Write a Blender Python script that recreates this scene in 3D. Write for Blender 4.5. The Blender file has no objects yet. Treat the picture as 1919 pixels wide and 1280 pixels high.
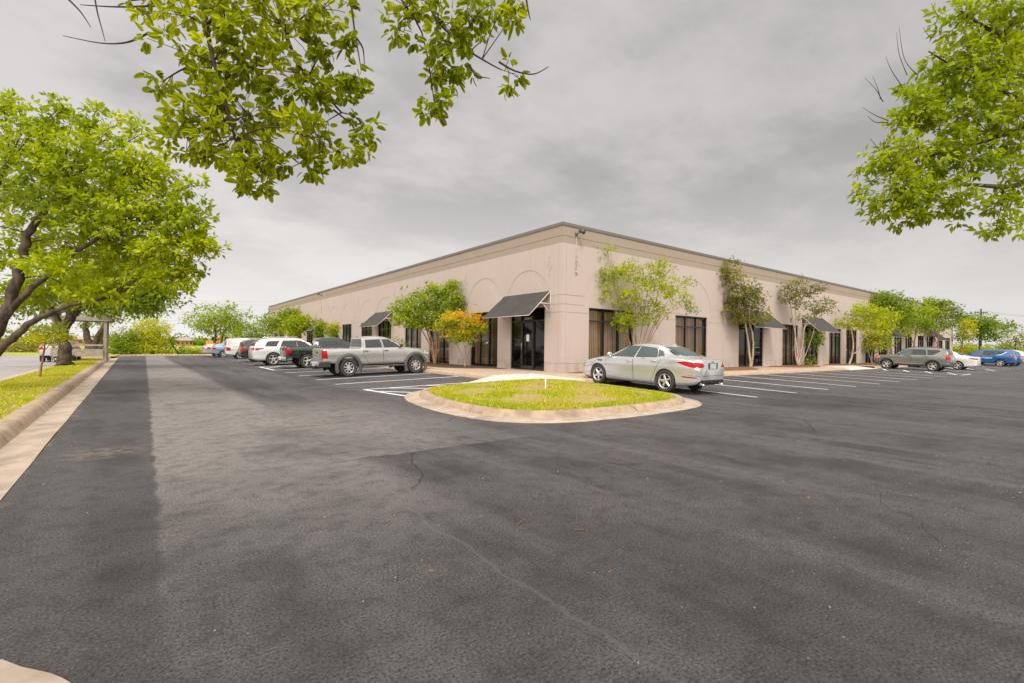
import bpy, bmesh, math, random
import numpy as np
from mathutils import Vector, Matrix
from mathutils.bvhtree import BVHTree
from mathutils.geometry import delaunay_2d_cdt
R = math.radians
rng = np.random.default_rng(7)
random.seed(7)
scene = bpy.context.scene
COL = scene.collection

# ------------------------------------------------------------------ camera frame
# world: Z up, the camera stands over the origin; +Y runs along the west face of the
# building, +X along its south face (metres)
FOC, CX, CY, CAMH = 909.3, 959.5, 640.0, 1.45
def _n(v):
    v = np.array(v, float); return v / np.linalg.norm(v)
_uL = _n([271 - CX, 640 - CY, FOC]); _uR = _n([2160 - CX, 665 - CY, FOC])
_uR = _n(_uR - _uL * _uL.dot(_uR)); _uZ = np.cross(_uR, _uL)
CAM = np.stack([_uR, _uL, _uZ])            # camera (right, down, forward) -> world
def at(px, py, d):
    """a point of the place seen at photo position px,py, d metres ahead of the camera"""
    c = np.array([(px - CX) / FOC * d, (py - CY) / FOC * d, d])
    return CAM @ c + np.array([0, 0, CAMH])
def onx(px, x):      # (y) of the vertical plane x at photo column px near the horizon
    r = CAM @ np.array([(px - CX) / FOC, 10 / FOC, 1.0]); return r[1] * x / r[0]
def ony(px, y):
    r = CAM @ np.array([(px - CX) / FOC, 15 / FOC, 1.0]); return r[0] * y / r[1]

SL = .028
def gz(x, y):        # the lot rises gently towards the building
    return SL * max(0., min(x - 5.4, y - 7.1, 6.2))
Z0 = .34             # floor level of the building

# ------------------------------------------------------------------ object helpers
def link(o, parent=None):
    COL.objects.link(o)
    if parent is not None: o.parent = parent
    return o
def tag(o, label=None, cat=None, group=None, kind=None):
    if label: o['label'] = label
    if cat: o['category'] = cat
    if group: o['group'] = group
    if kind: o['kind'] = kind
    return o
def thing(name, label, cat, loc=(0, 0, 0), rot=(0, 0, 0), group=None):
    o = bpy.data.objects.new(name, None); o.empty_display_size = .2
    link(o); o.location = loc; o.rotation_euler = rot
    return tag(o, label, cat, group)
class MB:
    """collects shapes that end up as ONE mesh object"""
    def __init__(s): s.v = []; s.f = []; s.m = []; s.sm = []
    def add(s, vs, fs, mat=0, smooth=False):
        b = len(s.v); s.v.extend([tuple(map(float, p)) for p in vs])
        for f in fs: s.f.append([i + b for i in f]); s.m.append(mat); s.sm.append(smooth)
        return s
    def box(s, c, d, mat=0, rot=None):
        x, y, z = [q / 2 for q in d]
        vs = [Vector((i * x, j * y, k * z)) for i in (-1, 1) for j in (-1, 1) for k in (-1, 1)]
        if rot is not None: vs = [rot @ q for q in vs]
        vs = [q + Vector(c) for q in vs]
        return s.add(vs, [(0, 1, 3, 2), (4, 6, 7, 5), (0, 4, 5, 1), (2, 3, 7, 6), (0, 2, 6, 4), (1, 5, 7, 3)], mat)
    def b2(s, lo, hi, mat=0):
        return s.box([(a + b) / 2 for a, b in zip(lo, hi)], [b - a for a, b in zip(lo, hi)], mat)
    def tube(s, pts, rad, n=6, mat=0, cap=True):
        pts = [Vector(p) for p in pts]
        if not hasattr(rad, '__len__'): rad = [rad] * len(pts)
        vs = []; ref = None
        for i, p in enumerate(pts):
            t = (pts[min(i + 1, len(pts) - 1)] - pts[max(i - 1, 0)])
            t = t.normalized() if t.length > 1e-9 else Vector((0, 0, 1))
            if ref is None: ref = t.orthogonal().normalized()
            u = (ref - t * ref.dot(t)); u = u.normalized() if u.length > 1e-6 else t.orthogonal().normalized()
            ref = u; w = t.cross(u)
            for k in range(n):
                a = 2 * math.pi * k / n
                vs.append(p + (u * math.cos(a) + w * math.sin(a)) * rad[i])
        fs = []
        for i in range(len(pts) - 1):
            for k in range(n):
                k2 = (k + 1) % n
                fs.append((i * n + k, i * n + k2, (i + 1) * n + k2, (i + 1) * n + k))
        if cap: fs.append(tuple(range(n))[::-1]); fs.append(tuple(range((len(pts) - 1) * n, len(pts) * n)))
        return s.add(vs, fs, mat, True)
    def lathe(s, prof, n=24, axis='y', mat=0, c=(0, 0, 0)):
        """prof: (radius, along)"""
        vs = []
        for r, h in prof:
            for k in range(n):
                a = 2 * math.pi * k / n; p = (r * math.cos(a), h, r * math.sin(a))
                if axis == 'z': p = (p[0], p[2], p[1])
                vs.append((p[0] + c[0], p[1] + c[1], p[2] + c[2]))
        fs = []
        for i in range(len(prof) - 1):
            for k in range(n):
                k2 = (k + 1) % n
                fs.append((i * n + k, i * n + k2, (i + 1) * n + k2, (i + 1) * n + k))
        return s.add(vs, fs, mat, True)
    def mesh(s, name):
        me = bpy.data.meshes.new(name)
        me.from_pydata(s.v, [], s.f)
        me.polygons.foreach_set('material_index', s.m)
        me.polygons.foreach_set('use_smooth', s.sm)
        me.update(); return me
    def build(s, name, mats, parent=None, sharp=None, **t):
        me = s.mesh(name)
        for m in (mats if isinstance(mats, (list, tuple)) else [mats]): me.materials.append(m)
        if sharp: me.set_sharp_from_angle(angle=R(sharp))
        o = link(bpy.data.objects.new(name, me), parent)
        return tag(o, **t)
def struct(mb, name, mats, sharp=None): return mb.build(name, mats, None, sharp, kind='structure')
def bulk(name, co, quads, mats, parent=None, tone=None, n=4):
    """fast mesh: co (N,3), faces of n vertices"""
    me = bpy.data.meshes.new(name)
    nv = len(co); nf = len(quads)
    me.vertices.add(nv); me.vertices.foreach_set('co', np.asarray(co, np.float32).ravel())
    me.loops.add(nf * n); me.loops.foreach_set('vertex_index', np.asarray(quads, np.int32).ravel())
    me.polygons.add(nf)
    me.polygons.foreach_set('loop_start', np.arange(0, nf * n, n, dtype=np.int32))
    me.polygons.foreach_set('loop_total', np.full(nf, n, np.int32))
    if tone is not None:
        a = me.attributes.new('tone', 'FLOAT', 'FACE'); a.data.foreach_set('value', np.asarray(tone, np.float32))
    me.update(calc_edges=True); me.validate()
    for m in (mats if isinstance(mats, (list, tuple)) else [mats]): me.materials.append(m)
    return link(bpy.data.objects.new(name, me), parent)
def copy_tree(o, parent=None):
    c = o.copy(); COL.objects.link(c); c.parent = parent
    for ch in list(o.children): copy_tree(ch, c)
    return c
def text_mesh(txt, size, name, mat, parent, M, extrude=.002):
    cu = bpy.data.curves.new(name, 'FONT'); cu.body = txt; cu.size = size; cu.extrude = extrude
    cu.align_x = 'CENTER'; cu.align_y = 'CENTER'
    t = bpy.data.objects.new(name, cu); COL.objects.link(t)
    dg = bpy.context.evaluated_depsgraph_get()
    me = bpy.data.meshes.new_from_object(t.evaluated_get(dg))
    bpy.data.objects.remove(t)
    me.transform(M); me.materials.clear(); me.materials.append(mat); me.name = name
    return link(bpy.data.objects.new(name, me), parent)

# ------------------------------------------------------------------ materials
def mat(name, rgb=(.5, .5, .5), rough=.6, metal=0., spec=.5, **kw):
    m = bpy.data.materials.new(name); m.use_nodes = True
    b = m.node_tree.nodes['Principled BSDF']
    b.inputs['Base Color'].default_value = (*rgb, 1); b.inputs['Roughness'].default_value = rough
    b.inputs['Metallic'].default_value = metal; b.inputs['Specular IOR Level'].default_value = spec
    for k, v in kw.items(): b.inputs[k.replace('_', ' ')].default_value = v
    return m
class NT:
    def __init__(s, m): s.t = m.node_tree; s.N = s.t.nodes; s.L = s.t.links; s.b = s.N.get('Principled BSDF')
    def n(s, typ, **kw):
        o = s.N.new(typ)
        for k, v in kw.items():
            if hasattr(o, k): setattr(o, k, v)
            else: s.set(o.inputs[k.replace('_', ' ')], v)
        return o
    def set(s, sock, v):
        if hasattr(v, 'is_linked') or isinstance(v, bpy.types.NodeSocket): s.L.new(v, sock)
        else:
            if sock.type == 'RGBA' and len(v) == 3: v = (*v, 1)
            sock.default_value = v
    def math(s, op, a, b=0., c=None, clamp=False):
        o = s.N.new('ShaderNodeMath'); o.operation = op; o.use_clamp = clamp
        s.set(o.inputs[0], a); s.set(o.inputs[1], b)
        if c is not None: s.set(o.inputs[2], c)
        return o.outputs[0]
    def noise(s, vec, scale, detail=4., rough=.55, out=0):
        o = s.N.new('ShaderNodeTexNoise'); s.set(o.inputs['Vector'], vec)
        o.inputs['Scale'].default_value = scale; o.inputs['Detail'].default_value = detail
        o.inputs['Roughness'].default_value = rough
        return o.outputs[out]
    def mapr(s, v, a, b, c=0., d=1., smooth=True):
        o = s.N.new('ShaderNodeMapRange'); o.interpolation_type = 'SMOOTHSTEP' if smooth else 'LINEAR'
        s.set(o.inputs[0], v)
        for i, q in enumerate((a, b, c, d)): s.set(o.inputs[i + 1], q)
        return o.outputs[0]
    def mix(s, f, a, b, blend='MIX'):
        o = s.N.new('ShaderNodeMix'); o.data_type = 'RGBA'; o.blend_type = blend
        s.set(o.inputs[0], f); s.set(o.inputs[6], a); s.set(o.inputs[7], b)
        return o.outputs[2]
    def pos(s): return s.N.new('ShaderNodeNewGeometry').outputs['Position']
    def xyz(s, v):
        o = s.N.new('ShaderNodeSeparateXYZ'); s.L.new(v, o.inputs[0]); return o.outputs
    def comb(s, x, y, z):
        o = s.N.new('ShaderNodeCombineXYZ')
        for i, q in enumerate((x, y, z)): s.set(o.inputs[i], q)
        return o.outputs[0]
    def scale(s, v, k):
        o = s.N.new('ShaderNodeVectorMath'); o.operation = 'MULTIPLY'
        s.L.new(v, o.inputs[0]); o.inputs[1].default_value = k; return o.outputs[0]
    def bump(s, h, strength=.3, dist=.01):
        o = s.N.new('ShaderNodeBump'); o.inputs['Strength'].default_value = strength
        o.inputs['Distance'].default_value = dist; s.L.new(h, o.inputs['Height'])
        s.L.new(o.outputs[0], s.b.inputs['Normal'])
    def col(s, c): s.set(s.b.inputs['Base Color'], c)

def mottled(name, c1, c2, scale, rough=.8, bump=.3, bscale=None, dist=.01, detail=6., c3=None, s3=1.):
    m = mat(name, c1, rough); n = NT(m); p = n.pos()
    f = n.noise(p, scale, detail, .6); c = n.mix(n.mapr(f, .35, .65), c1, c2)
    if c3 is not None: c = n.mix(n.mapr(n.noise(p, s3, 3., .6), .5, .7), c, c3)
    n.col(c)
    if bump: n.bump(n.noise(p, bscale or scale * 4, 5., .6), bump, dist)
    return m

def asphalt_mat():
    m = mat('asphalt', (.05, .05, .05), .85, spec=.35); n = NT(m); p = n.pos(); x, y, z = n.xyz(p)
    fine = n.noise(p, 120., 3., .75); grain = n.noise(p, 62., 3., .7)
    blot = n.noise(p, 1.1, 6., .68); big = n.noise(p, .28, 4., .6)
    track = n.noise(n.comb(n.math('MULTIPLY', x, 1.5), n.math('MULTIPLY', y, .10), 0.), 1., 4., .55)
    wob = n.math('MULTIPLY', n.math('SUBTRACT', n.noise(p, 2.2, 4., .6), .5), .22)
    xe = n.math('ADD', x, wob); ye = n.math('ADD', y, wob)
    base = n.mix(n.mapr(blot, .33, .68), (.048, .0445, .0465), (.118, .108, .109))
    base = n.mix(n.mapr(track, .42, .66), base, (.138, .127, .127))
    base = n.mix(n.math('MULTIPLY', n.mapr(big, .4, .62), .5), base, (.142, .131, .131))
    # older, paler paving west of the joint: x between .2 and about 2, wider around y = 6..12
    lim = n.mapr(y, 12., 45., 2.15, 1.45, False)
    pale = n.math('MULTIPLY', n.mapr(xe, .09, .15), n.mapr(n.math('SUBTRACT', xe, lim), -.12, .3, 1., 0.))
    wide = n.math('MULTIPLY', n.mapr(xe, .15, .25), n.math('MULTIPLY', n.mapr(ye, 5.95, 6.1), n.math('MULTIPLY', n.mapr(ye, 9., 15., 1., 0.), n.mapr(xe, 2.8, 5.6, 1., 0.))))
    pale = n.math('MAXIMUM', pale, n.math('MULTIPLY', wide, .9))
    pale = n.math('MULTIPLY', pale, n.mapr(n.noise(p, .9, 5., .65), .25, .55, .35, 1.))
    pale = n.math('MULTIPLY', pale, n.mapr(n.math('ADD', y, n.math('MULTIPLY', blot, 3.)), 4.2, 8.5, .10, 1.))
    base = n.mix(pale, base, (.31, .284, .270))
    dark = n.mapr(xe, .08, .15, 1., 0.)
    base = n.mix(n.math('MULTIPLY', dark, .25), base, (.100, .091, .089))
    # dusty sand spills on the dark strip beside the gutter
    ex = n.math('DIVIDE', n.math('ADD', x, .42), .55); ey = n.math('DIVIDE', n.math('SUBTRACT', y, 8.15), .42)
    sp = n.math('ADD', n.math('MULTIPLY', ex, ex), n.math('MULTIPLY', ey, ey))
    sp = n.math('MULTIPLY', n.mapr(sp, .1, 1.3, 1., 0.), n.mapr(n.noise(p, 7., 5., .7), .42, .66))
    base = n.mix(n.math('MULTIPLY', sp, .75), base, (.33, .27, .22))
    ed = n.math('MULTIPLY', n.mapr(x, -.85, -1.08), n.mapr(n.noise(n.scale(p, (3., 1.2, 1.)), 2.4, 5., .7), .52, .66))
    base = n.mix(n.math('MULTIPLY', ed, .6), base, (.36, .29, .22))
    # tan scatter worn through to the aggregate
    wear = n.math('MULTIPLY', n.mapr(n.noise(p, .55, 4., .6), .54, .70), n.mapr(grain, .52, .70))
    base = n.mix(n.math('MULTIPLY', wear, .55), base, (.20, .17, .135))
    base = n.mix(n.mapr(grain, .30, .56, .88, 0.), base, (.018, .016, .0165))
    base = n.mix(n.mapr(n.noise(p, 5., 8., .75), .34, .55, .45, 0.), base, (.030, .027, .0275))
    base = n.mix(n.mapr(n.noise(p, 1.9, 5., .6), .64, .72, 0., .5), base, (.024, .021, .021))
    base = n.mix(n.mapr(grain, .56, .70, 0., .5), base, (.24, .22, .21))
    base = n.mix(n.mapr(fine, .32, .48, .6, 0.), base, (.014, .013, .013))
    base = n.mix(n.mapr(fine, .58, .72, 0., .6), base, (.26, .235, .22))
    bays = n.math('MAXIMUM', n.math('MULTIPLY', n.mapr(x, 13.5, 14.5), n.mapr(y, 7.4, 8.2)), n.math('MULTIPLY', n.mapr(x, 5.6, 6.4), n.mapr(y, 15.2, 16.)))
    oil = n.math('MULTIPLY', bays, n.mapr(n.noise(p, 1.15, 3., .5), .60, .68))
    base = n.mix(n.math('MULTIPLY', oil, .75), base, (.016, .014, .014))
    # cold joints in the paving
    j1 = n.math('MULTIPLY', n.mapr(n.math('ABSOLUTE', n.math('SUBTRACT', xe, 1.86)), .0, .03, 1., 0.), n.mapr(y, 5.9, 6., 1., 0.))
    j2 = n.math('MULTIPLY', n.mapr(n.math('ABSOLUTE', n.math('SUBTRACT', ye, 6.0)), .0, .025, 1., 0.), n.math('MULTIPLY', n.mapr(x, 1.75, 1.85), n.mapr(x, 4., 5.4, 1., 0.)))
    base = n.mix(n.math('MULTIPLY', j1, .4), base, (.17, .156, .15))
    base = n.mix(n.math('MULTIPLY', j2, .8), base, (.02, .02, .02))
    n.col(base)
    n.set(n.b.inputs['Roughness'], n.mapr(blot, .3, .7, .68, .92))
    h = n.math('ADD', n.math('MULTIPLY', fine, .6), n.math('ADD', n.math('MULTIPLY', grain, .6), n.math('MULTIPLY', blot, .6)))
    n.bump(h, .9, .02)
    return m

def wall_mat(name, c, dirt):
    m = mat(name, c, .85, spec=.3); n = NT(m); p = n.pos(); z_ = n.xyz(p)[2]
    s = n.noise(n.scale(p, (3., 3., .18)), 1.6, 5., .6)
    b = n.noise(p, .7, 4., .6)
    col = n.mix(n.math('MULTIPLY', n.mapr(s, .5, .75), .35), c, dirt)
    col = n.mix(n.math('MULTIPLY', n.mapr(b, .45, .7), .25), col, tuple(q * .9 for q in c))
    gr = n.math('MULTIPLY', n.mapr(z_, .36, .95, 1., 0.), n.mapr(n.noise(n.scale(p, (1.5, 1.5, .5)), 2.2, 5., .65), .42, .65))
    col = n.mix(n.math('MULTIPLY', gr, .45), col, tuple(q * .55 for q in dirt))
    n.col(col); n.bump(n.noise(p, 60., 4., .6), .12, .006)
    return m

def leaf_mat(name, stops, trans=.45, rough=.45):
    """stops: (tone, rgb); tone is a random number carried by each leaf cluster"""
    m = bpy.data.materials.new(name); m.use_nodes = True; n = NT(m)
    a = n.n('ShaderNodeAttribute', attribute_name='tone')
    r = n.N.new('ShaderNodeValToRGB'); n.L.new(a.outputs['Fac'], r.inputs[0])
    el = r.color_ramp.elements
    while len(el) < len(stops): el.new(.5)
    for e, (t, c) in zip(el, stops): e.position = t; e.color = (*c, 1)
    n.col(r.outputs[0]); n.b.inputs['Roughness'].default_value = rough; n.b.inputs['Specular IOR Level'].default_value = .35
    tr = n.N.new('ShaderNodeBsdfTranslucent')
    br = n.N.new('ShaderNodeMix'); br.data_type = 'RGBA'; br.blend_type = 'MULTIPLY'; br.inputs[0].default_value = 1.
    n.L.new(r.outputs[0], br.inputs[6]); br.inputs[7].default_value = (1.15, 1.25, .55, 1)
    n.L.new(br.outputs[2], tr.inputs[0])
    mx = n.N.new('ShaderNodeMixShader'); mx.inputs[0].default_value = trans
    n.L.new(n.b.outputs[0], mx.inputs[1]); n.L.new(tr.outputs[0], mx.inputs[2])
    n.L.new(mx.outputs[0], n.N['Material Output'].inputs[0])
    return m

def bark_mat(name, c1, c2, sc=6.):
    m = mat(name, c1, .9, spec=.2); n = NT(m); p = n.pos()
    f = n.noise(n.scale(p, (1., 1., .45)), sc, 6., .7); n.col(n.mix(n.mapr(f, .38, .62), c1, c2))
    n.bump(n.noise(n.scale(p, (1., 1., .35)), sc * 3, 5., .7), .8, .03); return m

def glass_mat(name, tint, refl=.10, rough=.015):
    m = bpy.data.materials.new(name); m.use_nodes = True; n = NT(m)
    n.N.remove(n.b)
    t = n.N.new('ShaderNodeBsdfTransparent'); t.inputs[0].default_value = (*tint, 1)
    g = n.N.new('ShaderNodeBsdfGlossy'); g.inputs['Roughness'].default_value = rough; g.inputs[0].default_value = (.9, .92, .92, 1)
    lw = n.N.new('ShaderNodeFresnel'); lw.inputs[0].default_value = 1.5
    f = n.math('ADD', n.math('MULTIPLY', lw.outputs[0], .8), refl - .04, clamp=True)
    mx = n.N.new('ShaderNodeMixShader'); n.L.new(f, mx.inputs[0]); n.L.new(t.outputs[0], mx.inputs[1]); n.L.new(g.outputs[0], mx.inputs[2])
    n.L.new(mx.outputs[0], n.N['Material Output'].inputs[0]); return m

def paint(name, rgb, metal=.0, rough=.3, coat=.6):
    m = mat(name, rgb, rough, metal, .5); b = m.node_tree.nodes['Principled BSDF']
    b.inputs['Coat Weight'].default_value = coat; b.inputs['Coat Roughness'].default_value = .06
    n = NT(m); p = n.pos(); f = n.noise(p, 3.5, 4., .6)      # a film of road dust
    n.col(n.mix(n.math('MULTIPLY', n.mapr(f, .45, .75), .18), rgb, tuple(.6 * q + .4 * w for q, w in zip(rgb, (.35, .32, .28)))))
    return m

M = {}
M['asphalt'] = asphalt_mat()
M['concrete'] = mottled('concrete', (.46, .375, .30), (.37, .29, .225), 3., .9, .4, 40., .008, c3=(.30, .235, .18), s3=1.2)
M['concrete_pale'] = mottled('concrete_pale', (.62, .58, .53), (.52, .48, .43), 3., .9, .3, 40., .006)
M['kerb'] = mottled('kerb_concrete', (.44, .33, .235), (.34, .25, .17), 5., .9, .5, 45., .008, c3=(.27, .20, .14), s3=1.6)
_kn = NT(M['kerb']); _x, _y, _z = _kn.xyz(_kn.pos()); _l = _kn.b.inputs['Base Color'].links[0].from_socket
_j = _kn.math('FRACT', _kn.math('DIVIDE', _kn.math('ADD', _kn.math('MULTIPLY', _x, .55), _y), 2.95))
_s = _kn.mapr(_kn.noise(_kn.scale(_kn.pos(), (2., 2., 9.)), 2.5, 5., .7), .58, .70)
_c = _kn.mix(_kn.math('MULTIPLY', _s, .5), _l, (.10, .085, .07)); _kn.col(_kn.mix(_kn.math('LESS_THAN', _j, .006), _c, (.05, .04, .035)))
M['walk'] = mottled('walk_concrete', (.49, .37, .265), (.41, .30, .21), 4., .9, .3, 45., .006)
M['road'] = mottled('road_concrete', (.34, .32, .31), (.29, .27, .26), .5, .9, .2, 30.)
M['paint'] = mottled('white_paint', (.84, .84, .83), (.72, .72, .71), 9., .7, .2, 70., .004, c3=(.52, .51, .50), s3=14.)
M['turf'] = mottled('turf_soil', (.30, .25, .05), (.38, .27, .10), 2.2, .95, .6, 30., .03, c3=(.36, .27, .11), s3=1.3)
M['field'] = mottled('field_grass', (.36, .38, .03), (.28, .31, .03), .12, .95, .3, 3., .05, c3=(.40, .36, .08), s3=.05)
M['mulch'] = mottled('bark_mulch', (.07, .032, .018), (.13, .06, .032), 14., .95, 1., 45., .03)
M['mulch_pale'] = mottled('dry_mulch', (.24, .115, .045), (.14, .065, .028), 14., .95, 1., 45., .03)
M['wall'] = wall_mat('stucco_wall', (.50, .418, .375), (.41, .335, .295))
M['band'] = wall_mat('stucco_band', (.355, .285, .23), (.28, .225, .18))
M['coping'] = mat('coping_metal', (.20, .18, .165), .45, .3)
M['bronze'] = mat('dark_bronze', (.012, .012, .014), .35, .2)
M['bronze_edge'] = mat('bronze_frame', (.05, .05, .055), .4, .4)
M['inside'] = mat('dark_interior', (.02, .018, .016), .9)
M['blind'] = mottled('blind_fabric', (.78, .60, .41), (.66, .50, .34), 2., .8, 0)
M['wglass'] = glass_mat('window_glass', (.84, .79, .72), .05)
M['awning'] = mottled('awning_canvas', (.060, .052, .050), (.045, .040, .039), 2.5, .75, .15, 90., .003)
M['white_metal'] = mat('white_metal', (.62, .57, .5), .45)
M['notice'] = mat('paper', (.8, .8, .8), .8)
M['steel'] = mat('brushed_steel', (.6, .6, .6), .3, 1.)
M['greymetal'] = mat('grey_metal', (.12, .11, .105), .5, .4)
M['tyre'] = mottled('rubber', (.035, .032, .030), (.055, .048, .042), 12., .85, .3, 60., .004)
M['rim'] = mat('alloy', (.62, .61, .60), .28, .75)
M['rimdark'] = mat('wheel_barrel', (.02, .02, .02), .7)  # dark inner barrel and backing disc behind the spokes
M['chrome'] = mat('chrome', (.75, .75, .75), .1, 1.)
M['blackpl'] = mottled('black_plastic', (.028, .028, .03), (.04, .04, .042), 8., .6, .1, 60., .002)
M['greypl'] = mottled('grey_plastic', (.085, .083, .083), (.075, .073, .073), 8., .65, .1, 60., .002)
M['underside'] = mat('underbody', (.012, .012, .012), .9)
M['seam'] = mat('panel_gap', (.015, .015, .015), .8)
M['cglass'] = mat('car_glass', (.016, .019, .019), .03, 0., .7)
M['cglass_pale'] = mat('tinted_car_glass', (.055, .085, .078), .03, 0., .8)
M['tail'] = mat('tail_lamp', (.42, .004, .008), .35, 0., .25)
M['lampw'] = mat('clear_lamp', (.62, .62, .62), .1, .3)
M['amber'] = mat('amber_lamp', (.7, .22, .12), .15)
M['plate'] = mottled('licence_plate', (.62, .63, .62), (.40, .41, .42), 26., .5, 0)
M['bark'] = bark_mat('bark', (.13, .095, .07), (.055, .04, .03))
M['bark_pale'] = bark_mat('pale_bark', (.46, .36, .26), (.30, .22, .15), 4.)
M['bark_tan'] = bark_mat('tan_bark', (.33, .20, .11), (.20, .12, .065), 5.)
M['twig'] = mat('twig', (.055, .035, .025), .9)
M['timber'] = mottled('weathered_timber', (.40, .34, .28), (.28, .235, .19), 6., .9, .3, 40., .006)
M['brick'] = mottled('brick', (.42, .19, .12), (.34, .14, .09), 1.2, .9, .2, 6.)
M['teal'] = mat('teal_plastic', (.01, .10, .09), .5)
# ================================================================== SETTING
def smooth_path(pts, n=6, closed=False):
    P = [np.array(p, float) for p in pts]; out = []; N = len(P)
    for i in range(N if closed else N - 1):
        a, b, c, d = (P[(i - 1) % N], P[i], P[(i + 1) % N], P[(i + 2) % N]) if closed else (P[max(i - 1, 0)], P[i], P[i + 1], P[min(i + 2, N - 1)])
        for k in range(n):
            t = k / n
            out.append(.5 * ((2 * b) + (c - a) * t + (2 * a - 5 * b + 4 * c - d) * t * t + (3 * b - a - 3 * c + d) * t ** 3))
    if not closed: out.append(P[-1])
    return out
def sweep(path, prof, base, closed=False, m=0, mb=None, wob=.0):
    """prof: (offset to the right of the path, height, material)"""
    mb = mb or MB(); n = len(path); k = len(prof); vs = []
    for i in range(n):
        a = path[(i - 1) % n] if (closed or i > 0) else path[i]
        b = path[(i + 1) % n] if (closed or i < n - 1) else path[i]
        t = _n((b - a)[:2]); nr = np.array([t[1], -t[0]])
        zz = base(path[i][0], path[i][1])
        for o, h in prof:
            j = rng.normal(0, wob) if h > -.05 else 0
            q = path[i][:2] + nr * (o + j); vs.append((q[0], q[1], zz + h))
    fs = []
    for i in range(n if closed else n - 1):
        for j in range(k - 1):
            a = i * k + j; b = ((i + 1) % n) * k + j
            fs.append((a, b, b + 1, a + 1))
    return mb.add(vs, fs, m, True)

# ground: one sheet to the horizon
g = MB(); S_ = 1500.
xs = [-S_, -300, -100, -40, 0, 40, 130, 300, S_]; ys = [-S_, -300, -60, 0, 61, 130, 300, S_]
vs = [(x, y, -.12) for y in ys for x in xs]
g.add(vs, [(j * 9 + i, j * 9 + i + 1, (j + 1) * 9 + i + 1, (j + 1) * 9 + i) for j in range(7) for i in range(8)])
struct(g, 'ground', M['field'])

# asphalt lot, draining away from the building
LEFT = lambda y: -1.0 - .0157 * (y - 6)
h = .62
xs = [None, 1., 3.] + [5.4 + h * k for k in range(11)] + [16, 25, 40, 60, 85, 125]
ys = [-30, -12, -4, 1, 4] + [7.1 + h * k for k in range(11)] + [17, 25, 35, 45, 52, 61]
lot = MB(); vs = []
for y in ys:
    for x in xs:
        x = LEFT(y) if x is None else x; vs.append((x, y, gz(x, y)))
W = len(xs)
for j in range(len(ys) - 1):
    for i in range(W - 1):
        a = j * W + i; q = (a, a + 1, a + W + 1, a + W)
        if i >= 3 and i - 3 == j - 5: lot.add([], [])
        lot.f.extend([[q[0], q[1], q[2]], [q[0], q[2], q[3]]]); lot.m.extend([0, 0]); lot.sm.extend([False] * 2)
lot.v = vs
struct(lot, 'parking_lot', M['asphalt'])

# kerb and gutter along the west edge and round the far end of the lot
KP = [(0, .006), (-.22, -.004), (-.40, -.012), (-.44, .0), (-.475, .055), (-.515, .115), (-.56, .145), (-.62, .153), (-.74, .152), (-.80, .135), (-.81, -.15)]
path = [np.array((LEFT(y), y, 0.)) for y in np.arange(4.2, 54, 1.2)]
path += smooth_path([(LEFT(54), 54, 0), (-1.4, 56.8, 0), (.3, 58.5, 0), (4, 59.6, 0), (9, 60.3, 0), (16, 60.6, 0), (40, 61, 0)], 6)
gut = sweep(path, KP[:4], lambda x, y: 0, wob=.006)
struct(gut, 'gutter', M['concrete'])
kb = sweep(path, KP[3:], lambda x, y: 0, wob=.003)
struct(kb, 'kerb', M['kerb'])
# concrete apron at the lower left, beside the photographer
ap = MB(); pts = [(-3, 3.7), (-1.2, 3.45), (-.82, 3.33), (-.64, 3.21), (-.50, 3.10), (-.41, 2.99), (-.315, 2.87), (-.255, 2.79), (-.17, 2.62), (-.02, 2.2), (.05, 1.2), (.05, -3), (-3, -3)]
pts = [(p[0] + rng.normal(0, .008), p[1] + rng.normal(0, .008)) for p in pts]
n_ = len(pts); ap.add([(x, y, .018) for x, y in pts] + [(x, y, -.06) for x, y in pts], [list(range(n_))[::-1]] + [(i, (i + 1) % n_, n_ + (i + 1) % n_, n_ + i) for i in range(n_)])
struct(ap, 'concrete_apron', M['concrete'])

# lawn strip, street to the west
def sheet(pts, z, name, m):
    b = MB(); b.add([(p[0], p[1], p[2] if len(p) > 2 else z) for p in pts], [list(range(len(pts)))]); return struct(b, name, m)
lw = MB(); rows = []
for y in np.arange(3, 60.1, 1.5):
    xl = LEFT(y) - .77; xr = -3.62 if y < 39 else -3.62 - (y - 39) * .12
    if y > 52: xl = -1.85
    rows.append([(xl, y, .137), (xl * .6 + xr * .4, y, .15), (xl * .25 + xr * .75, y, .12), (xr, y, .05)])
for r in rows: lw.v.extend([tuple(map(float, q)) for q in r])
for j in range(len(rows) - 1):
    for i in range(3):
        a = j * 4 + i; lw.f.append([a, a + 4, a + 5, a + 1]); lw.m.append(0); lw.sm.append(True)
struct(lw, 'lawn', M['turf'])
sheet([(-3.62, -30), (-3.62, 39.5), (-2.3, 40.4), (-2.3, 41.6), (-4.2, 43), (-6.2, 57), (-7, 58.6), (-10, 59.4), (-200, 59.4), (-200, -30)], .045, 'road', M['road'])
sheet([(-3.6, -30), (-3.6, 3.6), (-1.6, 3.6), (-1.6, -30)], .02, 'verge', M['turf'])
ke = sweep([np.array((-3.62, y, 0.)) for y in np.arange(4, 40, 1.5)], [(.06, .02), (.05, .10), (-.08, .105), (-.1, .05), (-.45, .052)], lambda x, y: 0, wob=.01)
struct(ke, 'road_edge', M['concrete'])

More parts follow.
